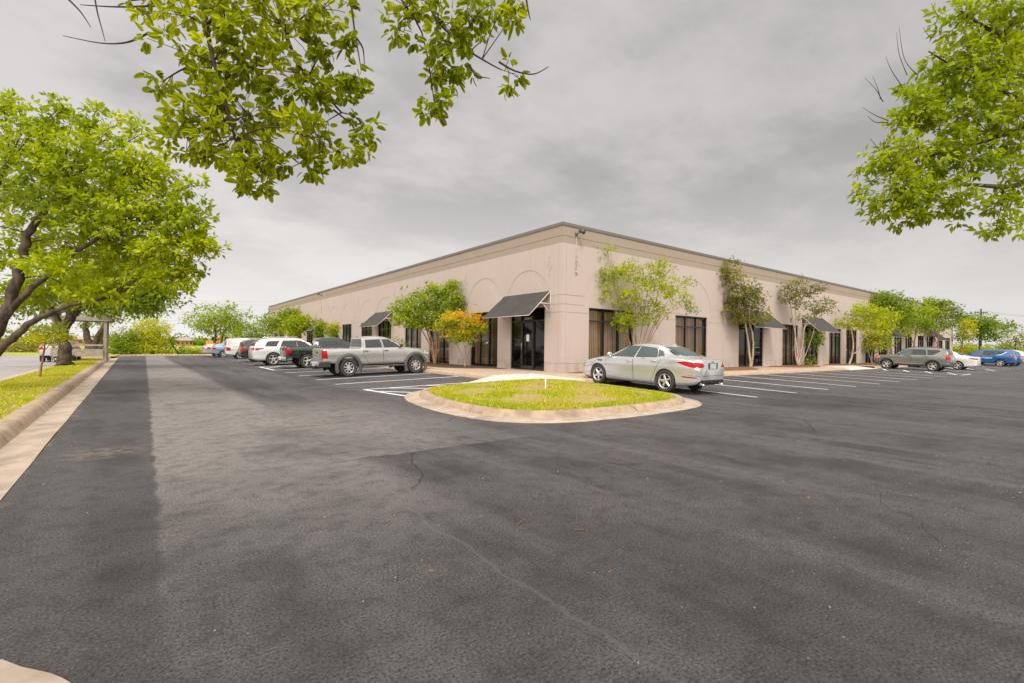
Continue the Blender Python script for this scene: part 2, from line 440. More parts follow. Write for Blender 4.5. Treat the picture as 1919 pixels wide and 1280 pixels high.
# island
ISL = smooth_path([(6.75, 12.75, 0), (6.12, 11.6, 0), (5.84, 10.2, 0), (5.78, 8.9, 0), (5.98, 7.85, 0), (6.65, 7.38, 0), (7.75, 7.22, 0), (9.2, 7.24, 0), (10.4, 7.36, 0), (11.25, 7.66, 0),
                   (11.68, 8.3, 0), (11.72, 9.6, 0), (11.68, 11.4, 0), (11.35, 12.4, 0), (10.6, 12.9, 0), (9.5, 13.1, 0), (8.05, 13.08, 0)], 5, True)
IK = [(-.02, -.1), (-.01, .135), (.05, .152), (.14, .153), (.19, .14), (.225, .10), (.255, .045), (.28, .012)]
struct(sweep(ISL, IK, gz, True, wob=.004), 'island_kerb', M['kerb'])
struct(sweep(ISL, [(.27, .022), (.42, .014), (.66, .008), (.675, -.03)], gz, True, wob=.012), 'island_gutter', M['concrete'])
im = MB(); cen = np.mean([p[:2] for p in ISL], 0); rings = []
for s in (1., .9, .75, .5, .25, .02):
    rings.append([(cen[0] + (p[0] - cen[0]) * s, cen[1] + (p[1] - cen[1]) * s) for p in ISL])
def isl_z(x, y, s): return gz(x, y) + .137 + .10 * (1 - s ** 2)
for s, rr in zip((1., .9, .75, .5, .25, .02), rings): im.v.extend([(x, y, isl_z(x, y, s)) for x, y in rr])
K_ = len(ISL)
for j in range(5):
    for i in range(K_):
        im.f.append([j * K_ + i, j * K_ + (i + 1) % K_, (j + 1) * K_ + (i + 1) % K_, (j + 1) * K_ + i]); im.m.append(0); im.sm.append(True)
struct(im, 'island_turf', M['turf'])

# pavement round the building
wk = MB()
def strip(mb, a, b, c, d, z1, z2, n=1):
    mb.add([(*a, z1), (*b, z1), (*c, z2), (*d, z2)], [(0, 1, 2, 3)])
EX, EY, KT = 10.5, 12.2, .30
Cx, Cy = 14.2, 15.25
# south side: kerb face, kerb top, walk slab
kbs = MB()
def kerbrun(p, q, inx, iny):
    n = np.array((inx, iny)); prof = [(0, -.1), (.0, .02), (.03, .11), (.06, .14), (.16, .15)]
    for (o1, h1), (o2, h2) in zip(prof[:-1], prof[1:]):
        kbs.add([(p[0] + n[0] * o1, p[1] + n[1] * o1, .15 + h1), (q[0] + n[0] * o1, q[1] + n[1] * o1, .15 + h1),
                 (q[0] + n[0] * o2, q[1] + n[1] * o2, .15 + h2), (p[0] + n[0] * o2, p[1] + n[1] * o2, .15 + h2)], [(0, 1, 2, 3)], 0, True)
kerbrun((12.5, EY), (37.0, EY), 0, 1); kerbrun((42.4, EY), (92, EY), 0, 1)
kerbrun((EX, 78), (EX, 15.1), 1, 0)
struct(kbs, 'kerb', M['walk'])
strip(wk, (12.5, EY + .158), (37, EY + .158), (37, Cy + .3), (12.5, Cy + .3), .30, Z0)
strip(wk, (42.4, EY + .158), (92, EY + .158), (92, Cy + .3), (42.4, Cy + .3), .30, Z0)
wk.add([(EX + .158, 15.1, .30), (Cx + .3, 15.1, Z0), (Cx + .3, 80, Z0), (EX + .158, 80, .30)], [(0, 1, 2, 3)])
wk.add([(12.5, 15.1, .336), (12.5, Cy + .02, .336), (12.55, 15.1, .336)], [(0, 1, 2)])
wk.add([(37, 13.5, .318), (42.4, 13.5, .318), (42.4, Cy + .3, Z0), (37, Cy + .3, Z0)], [(0, 1, 2, 3)])
struct(wk, 'walkway', M['walk'])
rp = MB()   # dropped-kerb ramps of paler concrete
rp.add([(8.95, 14.15, .112), (10.3, 13.62, .150), (11.6, 13.35, .24), (12.52, 12.2, .302), (9.3, 14.85, .122), (10.62, 15.2, .312), (11.6, 15.2, .338), (12.52, 15.2, .3415)],
       [(0, 1, 5, 4), (1, 2, 6, 5), (2, 3, 7, 6)])
for a_, b_ in (((8.95, 14.15, .112), (10.3, 13.62, .150)), ((10.3, 13.62, .150), (11.6, 13.35, .24)), ((11.6, 13.35, .24), (12.52, 12.2, .302)), ((12.52, 12.2, .302), (12.52, 12.36, .302))):
    rp.add([a_, b_, (b_[0], b_[1], -.1), (a_[0], a_[1], -.1)], [(0, 1, 2, 3)])
rp.add([(37.02, 12.0, .145), (42.38, 12.0, .145), (42.38, 13.52, .322), (37.02, 13.52, .322)], [(0, 1, 2, 3)])
struct(rp, 'access_ramp', M['concrete_pale'])
def bed(pts, name, m, z=.33):
    P = smooth_path([(*p, 0) for p in pts], 5, True); c = np.mean([p[:2] for p in P], 0); b = MB()
    for s, zz in ((1., z), (.93, z + .035), (.6, z + .07), (.02, z + .075)):
        b.v.extend([(c[0] + (p[0] - c[0]) * s, c[1] + (p[1] - c[1]) * s, zz + (rng.normal(0, .012) if s < 1 else 0)) for p in P])
    K = len(P)
    for j in range(3):
        for i in range(K):
            b.f.append([j * K + i, j * K + (i + 1) % K, (j + 1) * K + (i + 1) % K, (j + 1) * K + i]); b.m.append(0); b.sm.append(True)
    return struct(b, name, m)
bed([(14.1, 19.3), (13.2, 19.6), (12.3, 20.6), (11.9, 22.2), (11.8, 25), (11.9, 29), (12.6, 31.6), (14.1, 31.8)], 'mulch_bed', M['mulch'], .318)
bed([(14.1, 37.4), (12.4, 38), (11.9, 41), (12, 46), (12.8, 48.6), (14.1, 48.8)], 'mulch_bed', M['mulch'], .318)
bed([(14.7, 15.15), (15.4, 14.2), (17.5, 13.7), (20, 13.6), (24, 13.8), (26.6, 14.5), (26.8, 15.15)], 'mulch_bed', M['mulch_pale'], .318)
bed([(22.5, 15.1), (22.9, 13.6), (25, 13.2), (27.4, 13.3), (28.6, 14.1), (28.8, 15.1)], 'mulch_bed', M['mulch_pale'], .326)
bed([(32.2, 15.1), (32.6, 13.7), (34.5, 13.35), (36.2, 13.45), (37.6, 14.2), (38., 15.1)], 'mulch_bed', M['mulch_pale'], .318)
bed([(41, 15.1), (41.4, 13.9), (46, 13.3), (52, 13.3), (57, 13.9), (57.4, 15.1)], 'mulch_bed', M['mulch_pale'], .318)
bed([(60, 15.1), (61, 13.6), (68, 13.3), (76, 13.5), (80, 15.1)], 'mulch_bed', M['mulch_pale'], .318)

# painted lines, 4 mm above the asphalt
def line(a, b, w=.125, name='parking_line'):
    a = np.array(a, float); b = np.array(b, float); t = _n(b - a); nr = np.array((-t[1], t[0])) * w / 2; m = MB()
    k = max(1, int(np.linalg.norm(b - a) / .6)); vs = []
    for i in range(k + 1):
        p = a + (b - a) * i / k
        for s in (1, -1):
            q = p + nr * s * (1 + rng.normal(0, .07)); vs.append((q[0], q[1], gz(*q) + .005))
    m.add(vs, [(2 * i, 2 * i + 1, 2 * i + 3, 2 * i + 2) for i in range(k)]); struct(m, name, M['paint'])
RX = [14.68, 17.34, 19.95, 22.72, 25.48, 28.25, 31.02, 33.9, 36.8, 40.4, 43.0, 45.9, 48.8, 52.4, 55.2, 58, 60.8, 63.6, 66.2, 69, 71.8, 74.6, 77.4]
for x in RX: line((x, 7.16), (x, 12.15))
for y in (17.5, 19.97, 22.67, 25.3, 27.9, 31.9, 35.2, 37.9, 40.6, 43.3, 46, 48.9, 51.4, 54.1): line((5.42, y), (10.45, y))
# access aisle at the corner and two more along the rows
line((5.55, 15.03), (10.4, 14.80)); line((5.55, 15.03), (5.83, 12.55)); line((5.75, 14.2), (6.5, 13.05)); line((6.35, 14.95), (7.8, 13.45)); line((7.6, 14.9), (8.9, 13.75)); line((8.9, 14.85), (9.7, 14.3))
for k in range(4): line((5.5 + 1.2 * k, 30.2), (6.6 + 1.2 * k, 31.9))
line((5.45, 27.9), (5.45, 31.9))
for k in range(4): line((40.5, 7.4 + 1.2 * k), (42.9, 8.3 + 1.2 * k))
line((40.4, 7.16), (43., 7.16))
for k in range(4): line((52.5, 7.4 + 1.2 * k), (55.1, 8.3 + 1.2 * k))
# ------------------------------------------------------------------ cracks, litter
ck = MB()
def crack(pts, w):
    P = [];
    for a, b in zip(pts[:-1], pts[1:]):
        a = np.array(a); b = np.array(b); k = max(2, int(np.linalg.norm(b - a) / .07))
        for i in range(k): P.append(a + (b - a) * i / k + rng.normal(0, .012, 2))
    P.append(np.array(pts[-1])); vs = []
    for i, p in enumerate(P):
        t = _n(P[min(i + 1, len(P) - 1)] - P[max(i - 1, 0)]); ww = w * (.5 + rng.random()) * (1 if 0 < i < len(P) - 1 else .2)
        for s in (1, -1): vs.append((p[0] - t[1] * s * ww, p[1] + t[0] * s * ww, gz(*p) + .004))
    ck.add(vs, [(2 * i, 2 * i + 1, 2 * i + 3, 2 * i + 2) for i in range(len(P) - 1)])
crack([(2.95, 6.05), (2.8, 5.85), (2.62, 5.4), (2.5, 4.9), (2.15, 4.45)], .004)
crack([(4.55, 4.2), (4.9, 3.75), (5.15, 3.5)], .006)
crack([(6.6, 1.9), (6.05, 1.7), (5.6, 1.55), (5.35, 1.25), (4.7, .9)], .0014)
crack([(9.5, 3.6), (11, 4.4)], .006); crack([(8.2, 1.1), (9.8, 1.6)], .002)
struct(ck, 'cracks', M['seam'])
def scatter(name, n, reg, size, mats, kind_):
    co = []; q = []; k = 0
    for _ in range(n):
        x, y = reg(); z = gz(x, y) + .004; a = rng.random() * 6.28; L = size * (.5 + rng.random()); w = L * (.35 + .4 * rng.random()); hgt = kind_ * L
        c, s = math.cos(a), math.sin(a)
        for u, v, hh in ((-L, 0, 0), (0, -w, 0), (L, 0, 0), (0, w, 0), (0, 0, hgt)): co.append((x + u * c - v * s, y + u * s + v * c, z + hh))
        for f in ((0, 1, 4), (1, 2, 4), (2, 3, 4), (3, 0, 4)): q.append([k + i for i in f])
        k += 5
    o = bulk(name, co, q, mats, n=3); tag(o, kind='stuff'); return o
peb = mat('pebble', (.40, .36, .32), .8); peb2 = mat('grit', (.30, .24, .17), .9); lit = mat('dead_leaf', (.24, .12, .055), .8)
tag(scatter('pebbles', 160, lambda: (rng.uniform(-.8, 9), rng.uniform(.4, 9) ** 1.0), .0065, peb, .8), 'pale grit and pebbles scattered over the dark asphalt', 'pebbles')
tag(scatter('pebbles', 520, lambda: (rng.normal(7.0, 2.2), rng.normal(.6, 1.0)), .0055, peb2, .8), 'tan grit worn loose in the right foreground', 'pebbles')
tag(scatter('fallen_leaves', 12, lambda: (rng.normal(3.0, 1.6), rng.normal(3.6, 1.3)), .022, lit, .3), 'dry brown leaf bits lying on the dark asphalt', 'leaf litter')
tw = MB()
for x, y, a, L in ((2.42, 3.1, .35, .13), (2.9, 2.9, .9, .1), (2.72, 2.75, -.5, .08), (2.78, 2.66, 1.3, .06), (3.2, 3.0, .6, .07)):
    d = np.array((math.cos(a), math.sin(a))) * L
    tw.tube([(x, y, .006), (x + d[0] * .5 + .006, y + d[1] * .5, .012), (x + d[0], y + d[1], .006)], .004, 4)
tag(tw.build('fallen_twigs', lit), 'brown twig pieces lying on the asphalt', 'twigs', kind='stuff')

# ------------------------------------------------------------------ grass blades
def blades(name, pts, hgt, label):
    pts = np.asarray(pts); n = len(pts); a = rng.random(n) * 6.283; hh = hgt * (.4 + .9 * rng.random(n)); w = .011 + .010 * rng.random(n)
    lean = rng.normal(0, .5, (n, 2)) * hh[:, None]
    d = np.stack([np.cos(a), np.sin(a)], 1) * w[:, None]
    co = np.zeros((n, 3, 3)); co[:, 0, :2] = pts[:, :2] + d; co[:, 1, :2] = pts[:, :2] - d; co[:, 2, :2] = pts[:, :2] + lean
    co[:, 0, 2] = co[:, 1, 2] = pts[:, 2] - .005; co[:, 2, 2] = pts[:, 2] + hh
    patch = np.sin(pts[:, 0] * 2.1 + np.sin(pts[:, 1] * 1.3) * 2) * np.sin(pts[:, 1] * 1.7 + pts[:, 0]) * .22
    o = bulk(name, co.reshape(-1, 3), np.arange(n * 3).reshape(n, 3), M['blade'], tone=np.clip(.5 + patch + rng.normal(0, .2, n), 0, 1), n=3)
    tag(o, label, 'grass', kind='stuff')
M['blade'] = leaf_mat('grass_blade', [(0., (.30, .38, .008)), (.45, (.46, .50, .014)), (.75, (.60, .50, .06)), (1., (.58, .44, .20))], .35, .6)
pts = []
while len(pts) < 30000:
    y = 4 + 38 * rng.random() ** 2.0; x0 = LEFT(y) - .76; x = x0 + (-3.55 - x0) * rng.random(); f = (x0 - x) / (x0 + 3.55)
    if math.sin(x * 3.1 + y * .8) * math.sin(y * 1.9 - x) + rng.normal(0, .5) < -.9: continue
    pts.append((x, y, .137 + .012 * f - .07 * max(0, f - .5)))
blades('grass', pts, .055, 'yellow green mown grass along the west kerb')
pts = []
while len(pts) < 26000:
    i = rng.integers(K_); s = math.sqrt(rng.random()) * 1.0; t = rng.random(); p = ISL[i] * (1 - t) + ISL[(i + 1) % K_] * t
    x = cen[0] + (p[0] - cen[0]) * s; y = cen[1] + (p[1] - cen[1]) * s
    if s < .86 and math.sin(x * 2.3 + 1.) * math.sin(y * 2.9 - x * .7) + rng.normal(0, .45) < .32: continue
    pts.append((x, y, isl_z(x, y, s)))
blades('grass', pts, .05, 'patchy yellow green grass filling the kerbed island')
# ================================================================== BUILDING
TOP = 6.5
bld = thing('office_building', 'long beige single storey office building with arched reliefs and dark awnings', 'building', (Cx, Cy, Z0))
OFF = np.array((Cx, Cy, Z0))
def onwall(side, u, v, d):
    """u along the wall (world), v height above the floor, d depth into the building; local to the building"""
    return (d, u - Cy, v) if side == 'W' else (u - Cx, d, v)
W_END, S_END = 77.0, 81.4
# bays: centre, half width, kind
WB = []; 
for k in range(7):
    j = Cy + 8.45 * k; WB += [(j + 2.38, 1.265), (j + 6.0, 1.275)]
W_DOOR = {0: 1, 4: 1, 8: 1, 12: 1}
SB = [(17.4, 1.55), (23.9, 1.52), (30.45, 1.56)]
for k in range(6):
    j = 33.7 + 7.9 * k; SB += [(j + 2.2, 1.22), (j + 5.7, 1.22)]
S_DOOR = {2: 1, 4: 1, 8: 1, 12: 1}
W_J = [Cy + 8.45 * k for k in range(1, 7)]; S_J = [27.1, 33.7] + [33.7 + 7.9 * k for k in range(1, 6)]
HEAD, TRAN = 2.91, 2.30
def relief(side, bays, joints, u0, u1):
    mb = MB(); edges_u = [u0] + joints + [u1]; G = .013; ARC = 3.05
    for a, b in zip(edges_u[:-1], edges_u[1:]):
        bs = [(c, w) for c, w in bays if a < c < b]
        V = []; E = []
        def poly(p, close=True):
            i0 = len(V); V.extend([Vector(q) for q in p]); n = len(p)
            E.extend([(i0 + i, i0 + (i + 1) % n) for i in range(n if close else n - 1)])
        poly([(a, 0), (b, 0), (b, TOP - .12), (a, TOP - .12)])
        poly([(a, 5.62), (b, 5.62)], False)
        grooves = [(a, b, 5.90, 5.94)]
        xs_ = [a + .02] + [q for c, w in bs for q in (c - w, c + w)] + [b - .02]
        for i in range(0, len(xs_), 2):
            for z in (.355, 2.625): grooves.append((xs_[i], xs_[i + 1], z, z + .028))
            m1 = 1.30 if False else .37
            lo = xs_[i] - (.33 if i > 0 else 0); hi = xs_[i + 1] + (.33 if i + 2 < len(xs_) else 0)
        xb = [a + .02] + [q for c, w in bs for q in (c - w - .36, c + w + .36)] + [b - .02]
        for i in range(0, len(xb), 2):
            if xb[i + 1] - xb[i] > .1:
                for z in (2.965, 3.365): grooves.append((xb[i], xb[i + 1], z, z + .032))
        grooves += [(a, a + .012, 0, TOP - .12), (b - .012, b, 0, TOP - .12)]
        if a == u0:
            for q in (.22,): grooves.append((a + q, a + q + .02, 0, 5.6))
        for r in grooves: poly([(r[0], r[2]), (r[1], r[2]), (r[1], r[3]), (r[0], r[3])])
        for c, w in bs:
            poly([(c - w, 0.0), (c + w, 0.0), (c + w, HEAD), (c - w, HEAD)])
            for rr in (w + .36, w - .01):
                N = 40; poly([(c + rr * math.cos(math.pi * i / N), ARC + rr * math.sin(math.pi * i / N)) for i in range(N + 1)])
        dia = []
        for q in ((a + .85, b - .6) if a == u0 else (a + .62, b - .62)):
            dia.append((q, 4.66))
            for s in (.26, .185): poly([(q, 4.66 - s * 1.1), (q + s * .9, 4.66), (q, 4.66 + s * 1.1), (q - s * .9, 4.66)])
            poly([(q - .05, 4.62), (q + .05, 4.62), (q + .05, 4.72), (q - .05, 4.72)])
            for zc in (5.05, 4.28): poly([(q, zc - .07), (q + .08, zc), (q, zc + .07), (q - .08, zc)])
        vv, ee, ff, _, _, _ = delaunay_2d_cdt(V, E, [], 0, 1e-5)
        def depth(u, v):
            for c, w in bs:
                if abs(u - c) < w and v < HEAD: return None
            for r in grooves:
                if r[0] < u < r[1] and r[2] < v < r[3]: return G
            for c, w in bs:
                if v > ARC:
                    rr = math.hypot(u - c, v - ARC)
                    if w - .01 < rr < w + .36: return G
            for q, zc in dia:
                s = abs(u - q) / .9 + abs(v - zc) / 1.1
                if .185 < s < .26 or (abs(u - q) < .05 and -.04 < v - zc < .06): return .014
                for z2 in (5.05, 4.28):
                    if abs(u - q) / .08 + abs(v - z2) / .07 < 1: return .014
            return 0.
        em = {}
        for f in ff:
            u = sum(vv[i][0] for i in f) / len(f); v = sum(vv[i][1] for i in f) / len(f)
            d = depth(u, v)
            for i in range(len(f)):
                k = (min(f[i], f[(i + 1) % len(f)]), max(f[i], f[(i + 1) % len(f)])); em.setdefault(k, []).append(d)
            if d is None: continue
            q = [onwall(side, vv[i][0], vv[i][1], d) for i in f]
            if side == 'S': pass
            else: q = q[::-1]
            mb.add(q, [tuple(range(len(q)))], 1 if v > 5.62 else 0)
        for (i, j), ds in em.items():
            if len(ds) != 2 or ds[0] == ds[1]: continue
            d1, d2 = [.20 if d is None else d for d in ds]
            q = [onwall(side, vv[i][0], vv[i][1], d1), onwall(side, vv[j][0], vv[j][1], d1), onwall(side, vv[j][0], vv[j][1], d2), onwall(side, vv[i][0], vv[i][1], d2)]
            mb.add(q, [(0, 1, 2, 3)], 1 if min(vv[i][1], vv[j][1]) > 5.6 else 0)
    return mb.build('wall', [M['wall'], M['band']], bld)
relief('W', WB, W_J, Cy, W_END); relief('S', SB, S_J, Cx, S_END)
lx, ly = S_END - Cx, W_END - Cy
bk = MB()     # the two far sides, the roof deck and the dark rooms behind the glass
bk.add([(lx, 0, 0), (lx, ly, 0), (lx, ly, TOP - .12), (lx, 0, TOP - .12)], [(0, 1, 2, 3)])
bk.add([(0, ly, 0), (lx, ly, 0), (lx, ly, TOP - .12), (0, ly, TOP - .12)], [(3, 2, 1, 0)])
bk.build('wall', M['wall'], bld)
rf = MB(); rf.add([(.15, .15, 5.9), (lx - .15, .15, 5.9), (lx - .15, ly - .15, 5.9), (.15, ly - .15, 5.9)], [(0, 1, 2, 3)])
rf.add([(.15, .15, 5.9), (lx - .15, .15, 5.9), (lx - .15, .15, 6.5), (.15, .15, 6.5)], [(3, 2, 1, 0)]); rf.add([(.15, .15, 5.9), (.15, ly, 5.9), (.15, ly, 6.5), (.15, .15, 6.5)], [(0, 1, 2, 3)])
rf.build('roof', M['greymetal'], bld)
cp = MB()
for lo, hi in (((-.035, -.035, TOP - .13), (lx + .03, .2, TOP)), ((-.035, .2, TOP - .13), (.2, ly + .03, TOP)), ((lx - .2, .2, TOP - .13), (lx + .03, ly + .03, TOP)), ((.2, ly - .2, TOP - .13), (lx - .2, ly + .03, TOP))): cp.b2(lo, hi)
cp.build('parapet_cap', M['coping'], bld)
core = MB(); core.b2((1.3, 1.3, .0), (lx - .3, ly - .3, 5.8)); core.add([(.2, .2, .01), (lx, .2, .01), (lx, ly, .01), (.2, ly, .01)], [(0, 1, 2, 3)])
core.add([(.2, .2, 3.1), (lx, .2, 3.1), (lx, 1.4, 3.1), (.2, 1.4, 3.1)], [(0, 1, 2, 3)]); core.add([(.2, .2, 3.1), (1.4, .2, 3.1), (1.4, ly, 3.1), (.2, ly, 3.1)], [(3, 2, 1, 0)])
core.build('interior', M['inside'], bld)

def glazing(side, c, w, door, n):
    """one opening: frame, panes, blinds, and for an entrance the door leaf"""
    D = .10; f = MB(); wf = .055
    def bar(u0, u1, v0, v1, d0=D - .03, d1=D + .06, mb=f, m=0):
        a = onwall(side, u0, v0, d0); b = onwall(side, u1, v1, d1)
        mb.b2([min(p, q) for p, q in zip(a, b)], [max(p, q) for p, q in zip(a, b)], m)
    bar(c - w, c + w, .0, .06, m=1); bar(c - w, c + w, HEAD - .06, HEAD)
    bar(c - w, c - w + wf, .06, HEAD - .06); bar(c + w - wf, c + w, .06, HEAD - .06)
    if door:   # sidelight, leaf, sidelight: the leaf is .92 wide
        ms = [c - .42, c + .50] if side == 'W' else [c - .5, c + .45]
    else: ms = [c - w + 2 * w / 3, c + w - 2 * w / 3]
    for u in ms: bar(u - .032, u + .032, .06, HEAD - .06, D - .035, D + .065)
    e = [c - w + wf] + [q for u in ms for q in (u - .032, u + .032)] + [c + w - wf]
    for i in range(3): bar(e[2 * i], e[2 * i + 1], TRAN, TRAN + .06, D - .032, D + .055, m=1)
    name = 'entrance' if door else 'window'
    fr = f.build(name, [M['bronze'], M['bronze_edge']], bld)
    gl = MB(); a = [onwall(side, u, v, D + .02) for u, v in ((c - w + .02, .03), (c + w - .02, .03), (c + w - .02, HEAD - .03), (c - w + .02, HEAD - .03))]
    gl.add(a, [(0, 1, 2, 3) if side == 'S' else (3, 2, 1, 0)]); gl.build('glass', M['wglass'], fr)
    if not door or n % 2:
        bl = MB(); us = np.arange(c - w + .1, c + w - .05, .118); op = rng.random(3)
        for u in us:
            sec = int((u - c + w) / (2 * w) * 3); an = .25 + (.9 if op[sec] > .72 else 0.) + rng.normal(0, .06)
            dx, dd = .066 * math.cos(an), .066 * math.sin(an)
            q = [onwall(side, u - dx, .12, .30 - dd), onwall(side, u + dx, .12, .30 + dd), onwall(side, u + dx, HEAD - .1, .30 + dd), onwall(side, u - dx, HEAD - .1, .30 - dd)]
            bl.add(q, [(0, 1, 2, 3)])
        bl.build('blind', M['blind'], fr)
    if door:
        lf = MB(); u0, u1 = e[2] + .01, e[3] - .01
        for r in ((u0, u0 + .055, .07, TRAN - .01), (u1 - .055, u1, .07, TRAN - .01), (u0 + .055, u1 - .055, .07, .19), (u0 + .055, u1 - .055, TRAN - .07, TRAN - .01)):
            bar(*r, D - .045, D + .012, lf, 0)
        lf.build('door', [M['bronze_edge'], M['bronze_edge']], fr)
        hd = MB(); uh = u0 + .1 if side == 'S' else u1 - .1
        P = [onwall(side, uh, .92, D - .05), onwall(side, uh, .94, D - .12), onwall(side, uh, 1.24, D - .12), onwall(side, uh, 1.26, D - .05)]
        hd.tube(P, .014, 8); hd.build('door_handle', M['steel'], fr)
    return fr
aw_prof = [(3.60, .0), (2.50, 1.22)]
def awning(side, c, hw):
    f = MB(); top, bot, out = 3.60, 2.50, 1.22; N = 8
    vs = []
    for i in range(N + 1):
        u = c - hw + 2 * hw * i / N
        for k in range(7):
            t = k / 6; sag = .012 * math.sin(math.pi * t) * (1 if i % N else 0)
            for off in (0, .012):
                vs.append(onwall(side, u, top + (bot - top) * t - sag - off, -out * t - .01 + off))
    fs = []
    idx = lambda i, k, o: (i * 7 + k) * 2 + o
    for i in range(N):
        for k in range(6):
            fs += [(idx(i, k, 0), idx(i + 1, k, 0), idx(i + 1, k + 1, 0), idx(i, k + 1, 0)), (idx(i, k, 1), idx(i, k + 1, 1), idx(i + 1, k + 1, 1), idx(i + 1, k, 1))]
        fs += [(idx(i, 6, 0), idx(i + 1, 6, 0), idx(i + 1, 6, 1), idx(i, 6, 1)), (idx(i, 0, 0), idx(i, 0, 1), idx(i + 1, 0, 1), idx(i + 1, 0, 0))]
    for i in (0, N):
        for k in range(6): fs.append((idx(i, k, 0), idx(i, k + 1, 0), idx(i, k + 1, 1), idx(i, k, 1)))
    f.add(vs, fs); cl = f.build('awning', M['awning'], bld)
    fr = MB()
    for u in (c - hw, c + hw):
        fr.tube([onwall(side, u, top - .03, -.03), onwall(side, u, bot - .03, -out)], .022, 4)
        fr.tube([onwall(side, u, 3.03, .0), onwall(side, u, 3.03, -.64)], .028, 4)
        fr.tube([onwall(side, u, 2.55, .0), onwall(side, u, 2.98, -.40)], .016, 4)
        fr.tube([onwall(side, u, 2.5, -.015), onwall(side, u, top - .02, -.015)], .02, 4)
    fr.tube([onwall(side, c - hw, bot - .03, -out + .01), onwall(side, c + hw, bot - .03, -out + .01)], .02, 4)
    fr.build('awning_frame', M['white_metal'], cl)
for i, (c, w) in enumerate(WB):
    if i == 0: ent = glazing('W', c, w, True, 0)
    else: glazing('W', c, w, i in W_DOOR, i)
    if i in W_DOOR: awning('W', c + .1, 1.745)
for i, (c, w) in enumerate(SB):
    glazing('S', c, w, i in S_DOOR, i)
    if i in S_DOOR: awning('S', c + .1, 2.0 if i == 2 else 1.9)
# lettering and the notice on the corner entrance
for t_, y_ in (('Suite', 17.70), ('C', 17.40)): text_mesh(t_, .20, 'suite_lettering', M['notice'], ent, Matrix.Translation((.085, y_ - Cy, 2.46)) @ Matrix.Rotation(R(-90), 4, 'Z') @ Matrix.Rotation(R(90), 4, 'X'))
nt = MB(); nt.b2((.092, 17.56 - Cy, 1.38), (.097, 17.76 - Cy, 1.70)); nt.build('notice', M['notice'], ent)
# flood lamps high on the parapet with their conduit; suite numbers beside the south doors
def flood(side, u):
    b = MB(); p = lambda du, v, d: onwall(side, u + du, v, d)
    b.tube([p(0, 6.08, -.0), p(0, 6.08, -.12), p(.04, 6.14, -.2)], .022, 6)
    b.tube([p(0, 6.02, -.02), p(0, 6.14, -.02)], .06, 8)
    b.tube([p(.03, 6.20, -.16), p(.08, 6.16, -.32), p(.10, 6.13, -.40)], [.05, .10, .12], 10)
    o = b.build('flood_lamp', M['greymetal'], bld)
    c = MB(); c.tube([p(.02, 6.02, -.012), p(.02, 4.5, -.012)], .014, 5); c.box(p(.02, 4.44, -.03), (.09, .09, .1)); c.build('conduit', M['wall'], o)
flood('S', 14.98); flood('W', 50.7)
for u, t in ((35.95, 'E'), (43.8, 'F')):
    text_mesh(t, .42, 'suite_number', M['bronze'], bld, Matrix.Translation((u - Cx, -.012, 3.22)) @ Matrix.Rotation(R(90), 4, 'X'), .01)
# ================================================================== VEHICLES
def pchip(pts):
    pts = sorted(pts); x = np.array([p[0] for p in pts], float); y = np.array([p[1] for p in pts], float)
    h = np.diff(x); d = np.diff(y) / h; m = np.zeros(len(x)); m[0] = d[0]; m[-1] = d[-1]
    for i in range(1, len(x) - 1):
        if d[i - 1] * d[i] > 0:
            w1 = 2 * h[i] + h[i - 1]; w2 = h[i] + 2 * h[i - 1]; m[i] = (w1 + w2) / (w1 / d[i - 1] + w2 / d[i])
    def f(q):
        i = int(np.clip(np.searchsorted(x, q) - 1, 0, len(h) - 1)); t = np.clip((q - x[i]) / h[i], 0, 1)
        return ((1 + 2 * t) * (1 - t) ** 2 * y[i] + t * (1 - t) ** 2 * h[i] * m[i] + t * t * (3 - 2 * t) * y[i + 1] + t * t * (t - 1) * h[i] * m[i + 1])
    return f
def crom(P, n):
    P = [np.array(p) for p in P]; out = []
    for i in range(len(P) - 1):
        a, b, c, d = P[max(i - 1, 0)], P[i], P[i + 1], P[min(i + 2, len(P) - 1)]
        for k in range(n):
            t = k / n; tt = .75
            m1 = (c - a) * .5 * tt; m2 = (d - b) * .5 * tt
            out.append((2 * t ** 3 - 3 * t * t + 1) * b + (t ** 3 - 2 * t * t + t) * m1 + (-2 * t ** 3 + 3 * t * t) * c + (t ** 3 - t * t) * m2)
    out.append(P[-1]); return out
